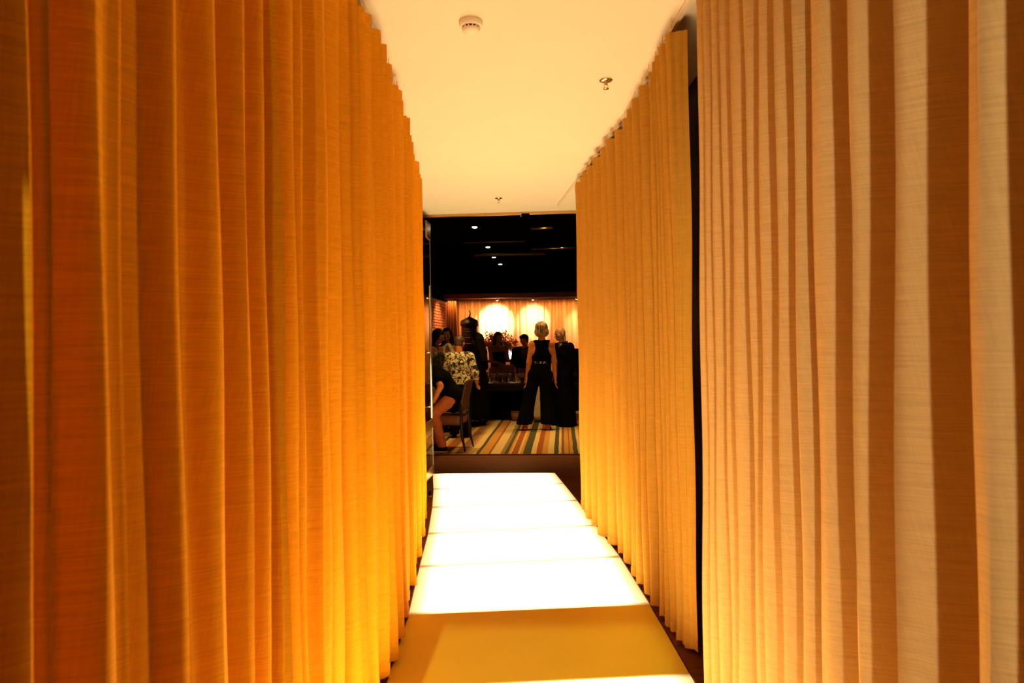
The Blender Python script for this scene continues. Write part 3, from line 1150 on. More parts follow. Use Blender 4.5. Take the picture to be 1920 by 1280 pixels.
def sdf_mesh(prims, h, post=None, pad=0.03):
    los, his = zip(*[prim_bounds(p) for p in prims])
    lo = np.min(los, 0) - pad
    hi = np.max(his, 0) + pad
    n = np.ceil((hi - lo) / h).astype(int) + 1
    F = np.full(n, 1.0)
    ax = [lo[i] + h * np.arange(n[i]) for i in range(3)]
    for p in prims:
        k = p[-1]
        a, b = prim_bounds(p)
        i0 = np.maximum(((a - lo - pad) / h).astype(int), 0)
        i1 = np.minimum(((b - lo + pad) / h).astype(int) + 2, n)
        sl = tuple(slice(i0[i], i1[i]) for i in range(3))
        X = np.stack(np.meshgrid(*[ax[i][sl[i]] for i in range(3)], indexing='ij'), -1)
        d = sd_prim(p, X)
        f = F[sl]
        hh = np.clip(0.5 + 0.5 * (f - d) / k, 0, 1)
        F[sl] = f * (1 - hh) + d * hh - k * hh * (1 - hh)
    if post is not None:
        X = np.stack(np.meshgrid(*ax, indexing='ij'), -1)
        F = post(F, X)
    for i in range(3):
        s = [slice(None)] * 3
        for e in (0, -1):
            s[i] = e
            F[tuple(s)] = np.maximum(F[tuple(s)], .01)
    ins = F < 0
    c = [(i, j, k) for i in (0, 1) for j in (0, 1) for k in (0, 1)]
    m = n - 1
    g = lambda A, o: A[o[0]:o[0] + m[0], o[1]:o[1] + m[1], o[2]:o[2] + m[2]]
    cnt = sum(g(ins, o).astype(np.int8) for o in c)
    cells = np.argwhere((cnt > 0) & (cnt < 8))
    acc = np.zeros((len(cells), 3)); num = np.zeros(len(cells))
    for o in c:
        for axn in range(3):
            if o[axn] == 0:
                o2 = list(o); o2[axn] = 1
                fa = F[tuple((cells + o).T)]
                fb = F[tuple((cells + o2).T)]
                x = (fa < 0) != (fb < 0)
                t = np.where(x, fa / np.where(x, fa - fb, 1), 0)
                pt = np.tile(np.array(o, float), (len(cells), 1))
                pt[:, axn] = t
                acc[x] += pt[x]; num[x] += 1
    verts = lo + h * (cells + acc / num[:, None])
    idx = np.full(m, -1, dtype=np.int64)
    idx[tuple(cells.T)] = np.arange(len(cells))
    quads = []
    for axn in range(3):
        u, v = (axn + 1) % 3, (axn + 2) % 3
        s0 = [slice(None)] * 3; s1 = [slice(None)] * 3
        s0[axn] = slice(0, -1); s1[axn] = slice(1, None)
        A, B = ins[tuple(s0)], ins[tuple(s1)]
        e = np.argwhere(A != B)
        ok = (e[:, u] > 0) & (e[:, v] > 0) & (e[:, u] < m[u]) & (e[:, v] < m[v])
        e = e[ok]
        du = np.zeros(3, int); du[u] = 1
        dv = np.zeros(3, int); dv[v] = 1
        q = np.stack([idx[tuple((e - du - dv).T)], idx[tuple((e - dv).T)], idx[tuple(e.T)], idx[tuple((e - du).T)]], 1)
        fl = ~A[tuple(e.T)]
        q[fl] = q[fl][:, ::-1]
        quads.append(q)
    Q = np.concatenate(quads)
    return verts, Q[(Q >= 0).all(1)]


def join_meshes(parts):
    vs, fs, o = [], [], 0
    for v, f in parts:
        vs.append(v); fs.append(f + o); o += len(v)
    return np.concatenate(vs), np.concatenate(fs)


def np_obj(name, v, f, m, parent):
    me = bpy.data.meshes.new(name)
    me.vertices.add(len(v))
    me.vertices.foreach_set('co', np.asarray(v, np.float32).ravel())
    me.loops.add(len(f) * 4)
    me.loops.foreach_set('vertex_index', f.astype(np.int32).ravel())
    me.polygons.add(len(f))
    me.polygons.foreach_set('loop_start', np.arange(0, len(f) * 4, 4, dtype=np.int32))
    me.update(calc_edges=True)
    me.validate()
    me.polygons.foreach_set('use_smooth', [True] * len(me.polygons))
    me.materials.append(m)
    return link(bpy.data.objects.new(name, me), parent)


def unit(v):
    v = np.array(v, float)
    return v / max(np.linalg.norm(v), 1e-9)


def rot(yaw, pitch=0.0, roll=0.0):
    "head turn: yaw > 0 turns towards +x when facing -y; pitch > 0 looks down"
    m = Matrix.Rotation(yaw, 3, 'Z') @ Matrix.Rotation(pitch, 3, 'X') @ Matrix.Rotation(roll, 3, 'Y')
    return np.array(m)


def hand_prims(wrist, d, across, size, curl=0.5):
    "palm, four fingers of unequal length with two bends, a thumb leaving the side of the palm"
    d, a = unit(d), unit(across)
    a = unit(a - d * (a @ d))
    nrm = np.cross(d, a)
    s = size
    pr = []
    w = np.array(wrist, float)
    for t in (-.5, -.17, .17, .5):
        pr.append(cap_(w + a * t * .22 * s, .105 * s, w + d * .47 * s + a * t * .40 * s, .085 * s, .02 * s))
    for t, L in ((-.5, .36), (-.17, .46), (.17, .49), (.5, .44)):
        b0 = w + d * .50 * s + a * t * .42 * s
        d1 = unit(d + nrm * curl * .55)
        d2 = unit(d + nrm * curl * 1.5)
        b1 = b0 + d1 * L * .5 * s
        b2 = b1 + d2 * L * .5 * s
        pr.append(cap_(b0, .058 * s, b1, .052 * s, .008 * s))
        pr.append(cap_(b1, .052 * s, b2, .042 * s, .008 * s))
    t0 = w + d * .12 * s + a * .17 * s
    t1 = t0 + unit(d * .7 + a * .8 + nrm * .25) * .26 * s
    t2 = t1 + unit(d + a * .15 + nrm * .4) * .22 * s
    pr.append(cap_(t0, .085 * s, t1, .065 * s, .02 * s))
    pr.append(cap_(t1, .062 * s, t2, .046 * s, .01 * s))
    return pr


def head_prims(c, Rm, s, beard=False):
    "s = head height; c = head centre; face looks along -y before Rm"
    T = lambda x, y, z: c + Rm @ (np.array((x, y, z)) * s)
    e = lambda x, y, z, a, b, d, k=.05: ell_(T(x, y, z), np.array((a, b, d)) * s, Rm, k * s)
    pr = [e(0, .05, .13, .335, .40, .37), e(0, -.10, -.18, .25, .25, .30, .1), e(0, -.20, -.40, .11, .10, .085, .08),
          e(0, -.31, .07, .21, .06, .06, .05),
          cap_(T(0, -.36, .03), .035 * s, T(0, -.45, -.13), .052 * s, .04 * s),
          e(-.045, -.40, -.145, .04, .05, .035, .03), e(.045, -.40, -.145, .04, .05, .035, .03),
          e(0, -.345, -.275, .11, .05, .05, .04),
          e(-.17, -.25, -.08, .11, .1, .1, .08), e(.17, -.25, -.08, .11, .1, .1, .08)]
    for sx in (-1, 1):
        pr.append(ell_(T(sx * .345, .06, -.04), np.array((.04, .085, .14)) * s, Rm, .02 * s))
    return pr, T


def stand(H, male=False, **ov):
    "joints of a standing figure looking along -y, feet at z = 0; +x is its left"
    w = 1.10 if male else 1.0
    J = dict(pel=V3(0, 0, .52), wai=V3(0, -.004, .615), che=V3(0, 0, .725), nec=V3(0, .012, .825), head=V3(0, -.006, .932),
             hipl=V3(.052, 0, .515), hipr=V3(-.052, 0, .515), knel=V3(.058, -.008, .285), kner=V3(-.058, -.008, .285),
             ankl=V3(.06, .012, .045), ankr=V3(-.06, .012, .045), toel=V3(.075, -.085, .018), toer=V3(-.075, -.085, .018),
             shol=V3(.106 * w, .008, .797), shor=V3(-.106 * w, .008, .797), elbl=V3(.140 * w, .012, .63), elbr=V3(-.140 * w, .012, .63),
             wril=V3(.150 * w, -.03, .485), wrir=V3(-.150 * w, -.03, .485))
    for k, v in ov.items():
        J[k] = np.array(v, float)
    J = {k: v * H for k, v in J.items()}
    J['H'] = H
    J['w'] = w
    return J


def body_prims(J, g=0.0):
    H, w = J['H'], J['w']
    X = V3(1, 0, 0)
    r = lambda x: x * H + g
    pr = []
    for s in (-1, 1):
        o = lambda d: X * s * d * H * w
        pr += [cap_(J['pel'] + o(.044), r(.058), J['wai'] + o(.034), r(.050), .03),
               cap_(J['wai'] + o(.034), r(.050), J['che'] + o(.052), r(.058), .03),
               cap_(J['che'] + o(.052), r(.056), J['nec'] + o(.05) + V3(0, 0, -.035 * H), r(.038), .03)]
    for s in 'lr':
        pr.append(cap_(J['sho' + s] + V3(0, 0, -.006 * H), r(.031), J['nec'] + V3(0, 0, -.022 * H), r(.036), .03))
    pr.append(cap_(J['che'] + V3(0, .012 * H, .02 * H), r(.05), J['nec'], r(.03), .03))
    return pr


def arm_prims(J, s, g=0.0, to=1.0):
    H = J['H']
    sh, el, wr = J['sho' + s], J['elb' + s], J['wri' + s]
    if to <= .5:
        e = sh + (el - sh) * to * 2
        return [cap_(sh, .031 * H + g, e, .027 * H + g, .03)]
    e = el + (wr - el) * (to - .5) * 2
    return [cap_(sh, .031 * H + g, el, .0235 * H + g, .03), cap_(el, .0235 * H + g, e, .0165 * H + g, .015)]


def leg_prims(J, s, g=0.0, flare=0.0):
    H = J['H']
    hp, kn, an = J['hip' + s], J['kne' + s], J['ank' + s]
    return [cap_(hp, .054 * H + g, kn, .034 * H + g + flare * .5, .025), cap_(kn, .034 * H + g + flare * .5, an, .021 * H + g + flare, .02)]


def foot_prims(J, s, g=0.0):
    H = J['H']
    an, to = J['ank' + s], J['toe' + s]
    heel = an + unit(an - to) * V3(1, 1, 0) * .018 * H
    heel[2] = to[2] + .004
    return [cap_(an, .022 * H + g, heel, .020 * H + g, .015), cap_(heel, .019 * H + g, to, .016 * H + g, .015), cap_(an, .02 * H + g, to, .014 * H + g, .02)]


def person(label, loc, rz, J, skin, yaw=0.0, pitch=0.0, h=.009, hands=True, hand_dir=None, curl=.5, feet=True, hs=.130, eyes=True, group=None, across=None, arms='lr'):
    root = thing('person', label, 'person', loc, rz, group)
    H = J['H']
    pr = body_prims(J)
    for s in 'lr':
        pr += arm_prims(J, s) + leg_prims(J, s)
        if feet:
            pr += foot_prims(J, s)
    Rm = rot(yaw, pitch)
    hp, T = head_prims(J['head'], Rm, hs * H)
    nk = [cap_(J['nec'] - V3(0, 0, .02 * H), .034 * H * J['w'], J['head'] + Rm @ V3(0, .03 * H, -.03 * H), .030 * H * J['w'], .02)]
    parts = [sdf_mesh(pr + nk, h), sdf_mesh(hp + nk, .006)]
    if hands:
        for s in 'lr':
            el, wr = J['elb' + s], J['wri' + s]
            d = (hand_dir or {}).get(s, wr - el)
            ac = (across or {}).get(s, V3(0, -1, 0) if abs(unit(d)[1]) < .8 else V3(0, 0, 1))
            parts.append(sdf_mesh(hand_prims(wr, d, ac, .105 * H, curl if s == 'r' else -curl) + [cap_(wr - unit(wr - el) * .03 * H, .018 * H, wr, .0165 * H, .01)], .0042, pad=.012))
    v, f = join_meshes(parts)
    np_obj('body', v, f, skin, root)
    s = hs * H
    if eyes:
        for sx in (-1, 1):
            q = T(sx * .135, -.335, .02)
            lathe('eye', [(0.0, -.03 * s), (.022 * s, -.021 * s), (.03 * s, 0), (.022 * s, .021 * s), (0, .03 * s)], M['eye'], root, 10, q)
        bm = bmesh.new()
        add_tube(bm, [T(-.085, -.365, -.275), T(-.04, -.387, -.272), T(0, -.392, -.276), T(.04, -.387, -.272), T(.085, -.365, -.275)], [.005 * s, .018 * s, .02 * s, .018 * s, .005 * s], 6)
        obj('lips', bm, M['lips'], root, True)
    root['_s'] = s
    return root, T, Rm


def done(root):
    if '_s' in root:
        del root['_s']


def cut_z(zmin=None, zmax=None, slope=0.0):
    def f(F, X):
        if zmin is not None: F = np.maximum(F, zmin - X[..., 2])
        if zmax is not None: F = np.maximum(F, X[..., 2] - zmax - slope * X[..., 1])
        return F
    return f


def neck_hole(F, X, J, r=.044, top=.865, z0=.80):
    "opening of a collar: cut round the neck only, so that shoulders keep their slope"
    H = J['H']
    c = J['nec']
    d = np.sqrt((X[..., 0] - c[0]) ** 2 + (X[..., 1] - c[1] + .006 * H) ** 2) - r * H
    F = np.maximum(F, -np.maximum(d, z0 * H - X[..., 2]))
    return np.maximum(F, X[..., 2] - top * H)


def hair_mesh(name, T, Rm, s, m, root, prims, face=(-.14, .16, .30), h=.007, strands=34, amp=.012):
    """prims in head units; the face opening is carved away: y < face[0] below z = face[1]"""
    out = []
    for p in prims:
        if p[0] == 'e':
            out.append(ell_(T(*p[1]), np.array(p[2]) * s, Rm, .06 * s))
        else:
            out.append(cap_(T(*p[1]), p[2] * s, T(*p[3]), p[4] * s, .07 * s))
    c = T(0, 0, 0)

    def post(F, X):
        q = ((X - c) @ Rm) / s
        a = np.arctan2(q[..., 1], q[..., 0])
        F = F + amp * s * np.sin(a * strands + 5 * q[..., 2]) * np.clip(1.2 - q[..., 2], .2, 1) + .5 * amp * s * np.sin(a * strands * 2.3 + 2)
        if face:
            w = face[2]
            inside = np.maximum(np.maximum(q[..., 1] - face[0], q[..., 2] - face[1]), np.abs(q[..., 0]) - w) * s
            F = np.maximum(F, -inside)
        return F
    v, f = sdf_mesh(out, h, post)
    return np_obj(name, v, f, m, root)


def cloth(name, prims, m, root, post=None, h=.010):
    v, f = sdf_mesh(prims, h, post)
    return np_obj(name, v, f, m, root)


def shoes(J, root, m, g=.006, sole=None, h=.007):
    for s in 'lr':
        cut = J['toe' + s][2] - .016 * J['H'] - g
        o = cloth('shoe', foot_prims(J, s, g), m, root, lambda F, X, a=J['ank' + s]: np.maximum(np.maximum(F, X[..., 2] - (a[2] + .012)), .002 - X[..., 2]), h)
        if sole:
            cloth('sole', [cap_(p[1] * V3(1, 1, 0) + V3(0, 0, .012), p[2] + .004, p[3] * V3(1, 1, 0) + V3(0, 0, .012), p[4] + .006, .02) for p in foot_prims(J, s, g)[1:2]], sole, o, cut_z(.0, .026), .006)


def long_hair(side=1.0):
    return [('e', (0, .07, .14), (.375, .44, .41)), ('c', (-.27, .12, .05), .17, (-.33, .18, -.75), .16), ('c', (.27, .12, .05), .17, (.33, .18, -.75), .16),
            ('c', (0, .30, 0), .25, (0, .34, -.85), .22), ('c', (-.2, .25, .0), .22, (-.22, .30, -1.0), .14), ('c', (.2, .25, .0), .22, (.22, .30, -1.0), .14)]


def short_hair():
    return [('e', (0, .075, .17), (.365, .425, .385)), ('e', (0, .22, -.06), (.30, .26, .28))]


# ---- blond woman seen from behind, black jumpsuit
def blond_woman():
    f0 = (G(987, 805, RUGZ) + G(1026, 806, RUGZ)) / 2
    H = 1.74
    J = stand(H, ankl=(.11, .0, .062), ankr=(-.105, .01, .062), toel=(.115, -.075, .018), toer=(-.12, -.07, .018),
              pel=(-.036, 0, .52), wai=(-.050, -.004, .615), che=(-.058, 0, .725), nec=(-.058, .012, .825), hipl=(.014, 0, .515), hipr=(-.088, 0, .515), shol=(.030, .008, .797), shor=(-.146, .008, .797),
              knel=(.065, -.01, .29), kner=(-.095, -.01, .29), elbl=(.064, .02, .63), elbr=(-.174, .02, .63), wril=(.082, -.005, .485), wrir=(-.180, -.0, .482),
              head=(-.056, .0, .935))
    r, T, Rm = person('blond woman from behind in sleeveless black jumpsuit with beaded belt and heels', (f0.x, f0.y, RUGZ), math.pi, J, M['skin'], R(8), R(4), curl=.35, hs=.135)
    s = .135 * H

    def post(F, X):
        x, y, z = X[..., 0] / H + .058, X[..., 1] / H, X[..., 2] / H
        hole = np.minimum.reduce([np.sqrt(((np.abs(x) - .118) / .056) ** 2 + ((z - .765) / .085) ** 2) - 1])
        F = np.maximum(F, -hole * .05)
        return np.maximum(F, (z - .838) * H)
    pr = body_prims(J, .010)
    cloth('bodice', pr, M['black_cloth'], r, post, .008)
    leg = []
    for sd, sx in (('l', 1), ('r', -1)):
        hp, an = J['hip' + sd], J['ank' + sd]
        kn = J['kne' + sd]
        b = an * V3(1, 1, 0) + V3(.01 * sx, -.005, .09)
        leg += [cap_(hp, .105, kn, .10, .03), cap_(kn, .10, b, .125, .02), cap_(J['pel'] + V3(0, 0, .07), .11, hp, .11, .04)]

    def lpost(F, X):
        a = np.arctan2(X[..., 1] - .0, np.abs(X[..., 0]) - .17)
        F = F + .007 * np.sin(a * 9) * np.clip(1.0 - X[..., 2], 0, 1)
        return np.maximum(F, .095 - X[..., 2])
    cloth('wide_trousers', leg, M['black_cloth'], r, lpost, .010)
    z0 = .628 * H
    for row in range(2):
        n = 26
        for k in range(n):
            a = math.pi * (k + .5 * row) / n
            if RNG.rand() < .25:
                continue
            x, y = -.086 + .160 * math.cos(a), .0 + .108 * math.sin(a)
            o = lathe('bead', [(0, -.007), (.006, -.004), (.0075, 0), (.006, .004), (0, .007)], M['gold_bead'] if k % 3 else M['china'], r, 6, (x, y, z0 + (row - .5) * .02 + .004 * RNG.randn()))
    hair_mesh('hair', T, Rm, s, M['hair_blond'], r, [('e', (0, .08, .13), (.44, .48, .43)), ('e', (-.2, .12, -.2), (.30, .34, .34)), ('e', (.2, .12, -.2), (.30, .34, .34)), ('e', (0, .28, -.2), (.38, .26, .36))], (-.2, .2, .27), .007, 30, .014)
    for sd in 'lr':
        an, to = J['ank' + sd], J['toe' + sd]
        bm = bmesh.new()
        hl = an * V3(1, 1, 0) + unit(an - to) * V3(1, 1, 0) * .03
        add_tube(bm, [(hl[0], hl[1], .0), (hl[0], hl[1], .05), (hl[0] + (to[0] - hl[0]) * .1, hl[1] + (to[1] - hl[1]) * .1, .07)], [.008, .012, .03], 8)
        sh = obj('heel', bm, M['black_cloth'], r, True)
        cloth('sandal_sole', [cap_((to[0], to[1], .008), .04, (to[0] * .6 + hl[0] * .4, to[1] * .6 + hl[1] * .4, .012), .03, .02), cap_((to[0] * .6 + hl[0] * .4, to[1] * .6 + hl[1] * .4, .012), .03, (hl[0], hl[1], .062), .028, .02)], M['leather_dark'], r, cut_z(0, .07), .007)
    # bracelet on each wrist
    for sd in 'lr':
        w = J['wri' + sd]
        lathe('bracelet', [(.030, -.004), (.034, 0), (.030, .004)], M['chrome'], r, 14, w)
    done(r)


# ---- bald man in profile, black clothes
def bald_man():
    p = P(1057, 800, 11.6)
    H = 1.675
    J = stand(H, True, head=(0, -.028, .925), nec=(0, .0, .82), wril=(.075, .0, .50), elbl=(.138, .03, .635), elbr=(-.138, .03, .635), wrir=(-.075, .0, .50), knel=(.05, -.01, .28), kner=(-.05, -.01, .28))
    r, T, Rm = person('bald man in loose black shirt and floor-length black trousers, standing in profile', (p.x, p.y, RUGZ), R(-62), J, M['skin_pale'], R(0), R(6), hs=.138)
    s = .138 * H

    def post(F, X):
        z = X[..., 2]
        nk = np.sqrt(X[..., 0] ** 2 + (X[..., 1] + .045) ** 2)
        vcut = np.maximum(.052 + .0 * z - 9, -1)
        F = neck_hole(F, X, J, .047)
        v = np.maximum(np.abs(X[..., 0]) - np.clip((z - .765 * H) * .55, 0, .06), X[..., 1] + .02)
        F = np.maximum(F, -v)
        a = np.arctan2(X[..., 1], X[..., 0])
        F = F + .004 * np.sin(a * 8 + z * 6)
        return np.maximum(F, .47 * H - z)
    pr = body_prims(J, .018) + arm_prims(J, 'l', .020, .97) + arm_prims(J, 'r', .020, .97) + [cap_(J['pel'] + V3(-.07, 0, 0), .13, J['wai'] + V3(-.07, 0, 0), .12, .03), cap_(J['pel'] + V3(.07, 0, 0), .13, J['wai'] + V3(.07, 0, 0), .12, .03)]
    cloth('shirt', pr, M['black_cloth'], r, post, .009)
    bm = bmesh.new()
    ring0, ring1 = [], []
    for k in range(13):
        a = R(-60) + R(300) * k / 12
        c, s_ = math.cos(a + math.pi / 2 - R(90)), math.sin(a + math.pi / 2 - R(90))
        ring0.append(bm.verts.new((.070 * math.sin(R(-150) + R(300) * k / 12), .01 + .066 * math.cos(R(-150) + R(300) * k / 12), .818 * H)))
        ring1.append(bm.verts.new((.085 * math.sin(R(-150) + R(300) * k / 12), .016 + .082 * math.cos(R(-150) + R(300) * k / 12), .856 * H - .02 * abs(k - 6) / 6)))
    for k in range(12):
        bm.faces.new((ring0[k], ring0[k + 1], ring1[k + 1], ring1[k]))
    bmesh.ops.solidify(bm, geom=bm.faces[:], thickness=.006)
    obj('collar', bm, M['black_cloth'], r, True)
    leg = [cap_(J['hipl'] + V3(0, 0, .03), .13, V3(.11, 0, .05), .155, .05), cap_(J['hipr'] + V3(0, 0, .03), .13, V3(-.11, 0, .05), .155, .05)]

    def lpost(F, X):
        a = np.arctan2(X[..., 1], X[..., 0])
        F = F + .010 * np.sin(a * 11) * np.clip(.9 - X[..., 2], 0, 1)
        return np.maximum(np.maximum(F, .012 - X[..., 2]), X[..., 2] - .55 * H)
    cloth('wide_trousers', leg, M['black_cloth'], r, lpost, .011)
    shoes(J, r, M['black_cloth'])
    done(r)


# ---- man in printed shirt from behind
def printed_man():
    p = P(864, 817, 10.35)
    H = 1.53
    J = stand(H, True, elbl=(.142, .0, .64), elbr=(-.150, .0, .64), wril=(.13, -.09, .56), wrir=(-.155, -.09, .54), shol=(.1, .008, .80), shor=(-.1, .008, .80), head=(0, -.01, .93))
    r, T, Rm = person('short-haired man from behind in black and cream printed shirt', (p.x, p.y, RUGZ), math.pi + R(-4), J, M['skin'], R(-10), R(5), hs=.142)
    s = .142 * H

    def post(F, X):
        F = neck_hole(F, X, J, .042)
        return np.maximum(F, .49 * H - X[..., 2])
    pr = body_prims(J, .016) + arm_prims(J, 'l', .018, .72) + arm_prims(J, 'r', .026, .80) + [cap_(J['pel'] + V3(-.06, 0, 0), .105, J['che'] + V3(-.05, 0, 0), .095, .03), cap_(J['pel'] + V3(.06, 0, 0), .105, J['che'] + V3(.05, 0, 0), .095, .03)]
    cloth('printed_shirt', pr, M['print'], r, post, .008)
    lathe('neckband', [(.062, .826 * H), (.060, .850 * H), (.054, .850 * H), (.056, .826 * H)], M['black_cloth'], r, 20, (0, .005, 0))
    cloth('trousers', leg_prims(J, 'l', .03, .012) + leg_prims(J, 'r', .03, .012) + [cap_(J['hipl'], .10, J['hipr'], .10, .04)], M['black_cloth'], r, cut_z(.05, .53 * H), .010)
    shoes(J, r, M['black_cloth'])
    hair_mesh('hair', T, Rm, s, M['hair_brown'], r, short_hair(), (-.16, .24, .32), .006, 50, .006)
    done(r)


# ---- two women by the brick wall
def side_women():
    p = P(817, 640, 10.9)
    H = 1.66
    J = stand(H, head=(0, -.03, .925))
    r, T, Rm = person('dark-haired woman in black sequined dress next to the glass door, face turned aside', (p.x, p.y, RUGZ), R(72), J, M['skin_tan'], R(0), R(16), hs=.135)
    cloth('dress', body_prims(J, .009) + [cap_(J['hipl'], .10, J['knel'], .09, .04), cap_(J['hipr'], .10, J['kner'], .09, .04)], M['sequin'], r, cut_z(.27 * H, .775 * H), .009)
    hair_mesh('hair', T, Rm, .135 * H, M['hair_dark'], r, long_hair(), (-.20, .22, .34))
    shoes(J, r, M['black_cloth'])
    done(r)
    p = P(838, 640, 11.4)
    H = 1.68
    J = stand(H)
    r, T, Rm = person('dark-haired woman facing the camera in pale strapped top before brick wall', (p.x, p.y, RUGZ), R(8), J, M['skin_tan'], R(-14), R(2), hs=.133)

    def post(F, X):
        x, z = X[..., 0] / H, X[..., 2] / H
        strap = np.abs(np.abs(x) - .055 + (z - .75) * .4) - .020
        F = np.maximum(F, np.minimum((z - .755) * H, np.maximum(strap * H, (z - .85) * H)))
        return np.maximum(F, .5 * H - X[..., 2])
    cloth('top', body_prims(J, .010), M['cream_cloth'], r, post, .008)
    cloth('skirt', [cap_(J['hipl'], .11, V3(.07, 0, .3), .12, .05), cap_(J['hipr'], .11, V3(-.07, 0, .3), .12, .05)], M['black_cloth'], r, cut_z(.26, .545 * H), .011)
    hair_mesh('hair', T, Rm, .133 * H, M['hair_dark'], r, long_hair(), (-.10, .26, .25))
    shoes(J, r, M['black_cloth'])
    done(r)


# ---- woman with very long black hair, all dark
def long_haired_woman():
    p = P(896, 700, 11.75)
    H = 1.585
    J = stand(H, wril=(.10, -.18, .60), elbl=(.15, -.01, .63), wrir=(-.10, -.16, .60))
    r, T, Rm = person('woman in black with very long dark hair in front of the bronze urn', (p.x, p.y, RUGZ), R(-118), J, M['skin_tan'], 0, R(4), hs=.14)
    cloth('black_dress', body_prims(J, .022) + arm_prims(J, 'l', .018, .95) + arm_prims(J, 'r', .018, .95) + [cap_(J['hipl'], .13, V3(.09, 0, .2), .16, .05), cap_(J['hipr'], .13, V3(-.09, 0, .2), .16, .05)], M['black_cloth'], r, lambda F, X: np.maximum(neck_hole(F, X, J, .046), .12 - X[..., 2]), .010)
    hair_mesh('hair', T, Rm, .14 * H, M['hair_dark'], r, [('e', (0, .08, .14), (.39, .46, .42)), ('c', (0, .28, 0), .33, (0, .45, -1.5), .30), ('c', (-.22, .2, 0), .25, (-.28, .30, -1.5), .22), ('c', (.22, .2, 0), .25, (.28, .30, -1.5), .22)], (-.18, .2, .3))
    shoes(J, r, M['black_cloth'])
    done(r)


# ---- woman behind the table with a hand at her chin
def chin_woman():
    p = P(938, 640, 13.95)
    H = 1.66
    J = stand(H, elbl=(.06, -.115, .665), wril=(.03, -.14, .82), elbr=(-.112, -.02, .64), wrir=(-.02, -.11, .60), head=(0, -.015, .925))
    r, T, Rm = person('long-haired woman in strapless dark dress with one hand raised to her chin', (p.x - .05, p.y, -.003), R(36), J, M['skin_tan'], R(-6), R(4), hs=.137, hand_dir={'l': V3(-.5, -.15, .8)}, curl=.9)
    cloth('dress', body_prims(J, .010), M['navy_cloth'], r, cut_z(.56 * H, .752 * H), .009)
    cloth('skirt', [cap_(J['hipl'], .125, V3(.09, 0, .2), .15, .05), cap_(J['hipr'], .125, V3(-.09, 0, .2), .15, .05), cap_(J['pel'] + V3(-.03, 0, .05), .12, J['pel'] + V3(.03, 0, .05), .12, .04)], M['leather'], r, cut_z(.1, .575 * H), .011)
    hair_mesh('hair', T, Rm, .137 * H, M['hair_dark'], r, long_hair(), (-.12, .22, .27))
    shoes(J, r, M['black_cloth'])
    done(r)


# ---- man behind the table in a dark suit
def suit_man():
    p = P(983, 640, 14.0)
    H = 1.58
    J = stand(H, True, wril=(.10, -.12, .57), elbl=(.15, .0, .64), wrir=(-.10, -.12, .57), elbr=(-.15, .0, .64))
    r, T, Rm = person('smiling dark-haired man in black suit standing behind the table', (p.x, p.y, -.003), R(-12), J, M['skin'], R(-16), R(8), hs=.142)

    def post(F, X):
        z = X[..., 2]
        v = np.maximum(np.abs(X[..., 0]) - np.clip((z - .66 * H) * .32, 0, .06), X[..., 1] + .03)
        F = np.maximum(F, -v)
        return np.maximum(neck_hole(F, X, J, .046), .42 * H - z)
    cloth('jacket', body_prims(J, .034) + arm_prims(J, 'l', .026, .97) + arm_prims(J, 'r', .026, .97) + [cap_(J['pel'] + V3(-.07, 0, -.05), .12, J['che'] + V3(-.08, 0, 0), .11, .03), cap_(J['pel'] + V3(.07, 0, -.05), .12, J['che'] + V3(.08, 0, 0), .11, .03)], M['navy_cloth'], r, post, .009)
    cloth('shirt', body_prims(J, .014), M['leather_dark'], r, cut_z(.5 * H, .838 * H), .010)
    cloth('trousers', leg_prims(J, 'l', .03, .015) + leg_prims(J, 'r', .03, .015), M['navy_cloth'], r, cut_z(.05, .5 * H), .011)
    shoes(J, r, M['black_cloth'])
    hair_mesh('hair', T, Rm, .142 * H, M['hair_dark'], r, [('e', (0, .06, .19), (.38, .45, .39)), ('e', (0, .24, -.08), (.31, .26, .30)), ('e', (.10, -.22, .32), (.27, .22, .15)), ('e', (-.12, -.20, .34), (.24, .22, .14))], (-.2, .19, .31), .006, 26, .014)
    done(r)


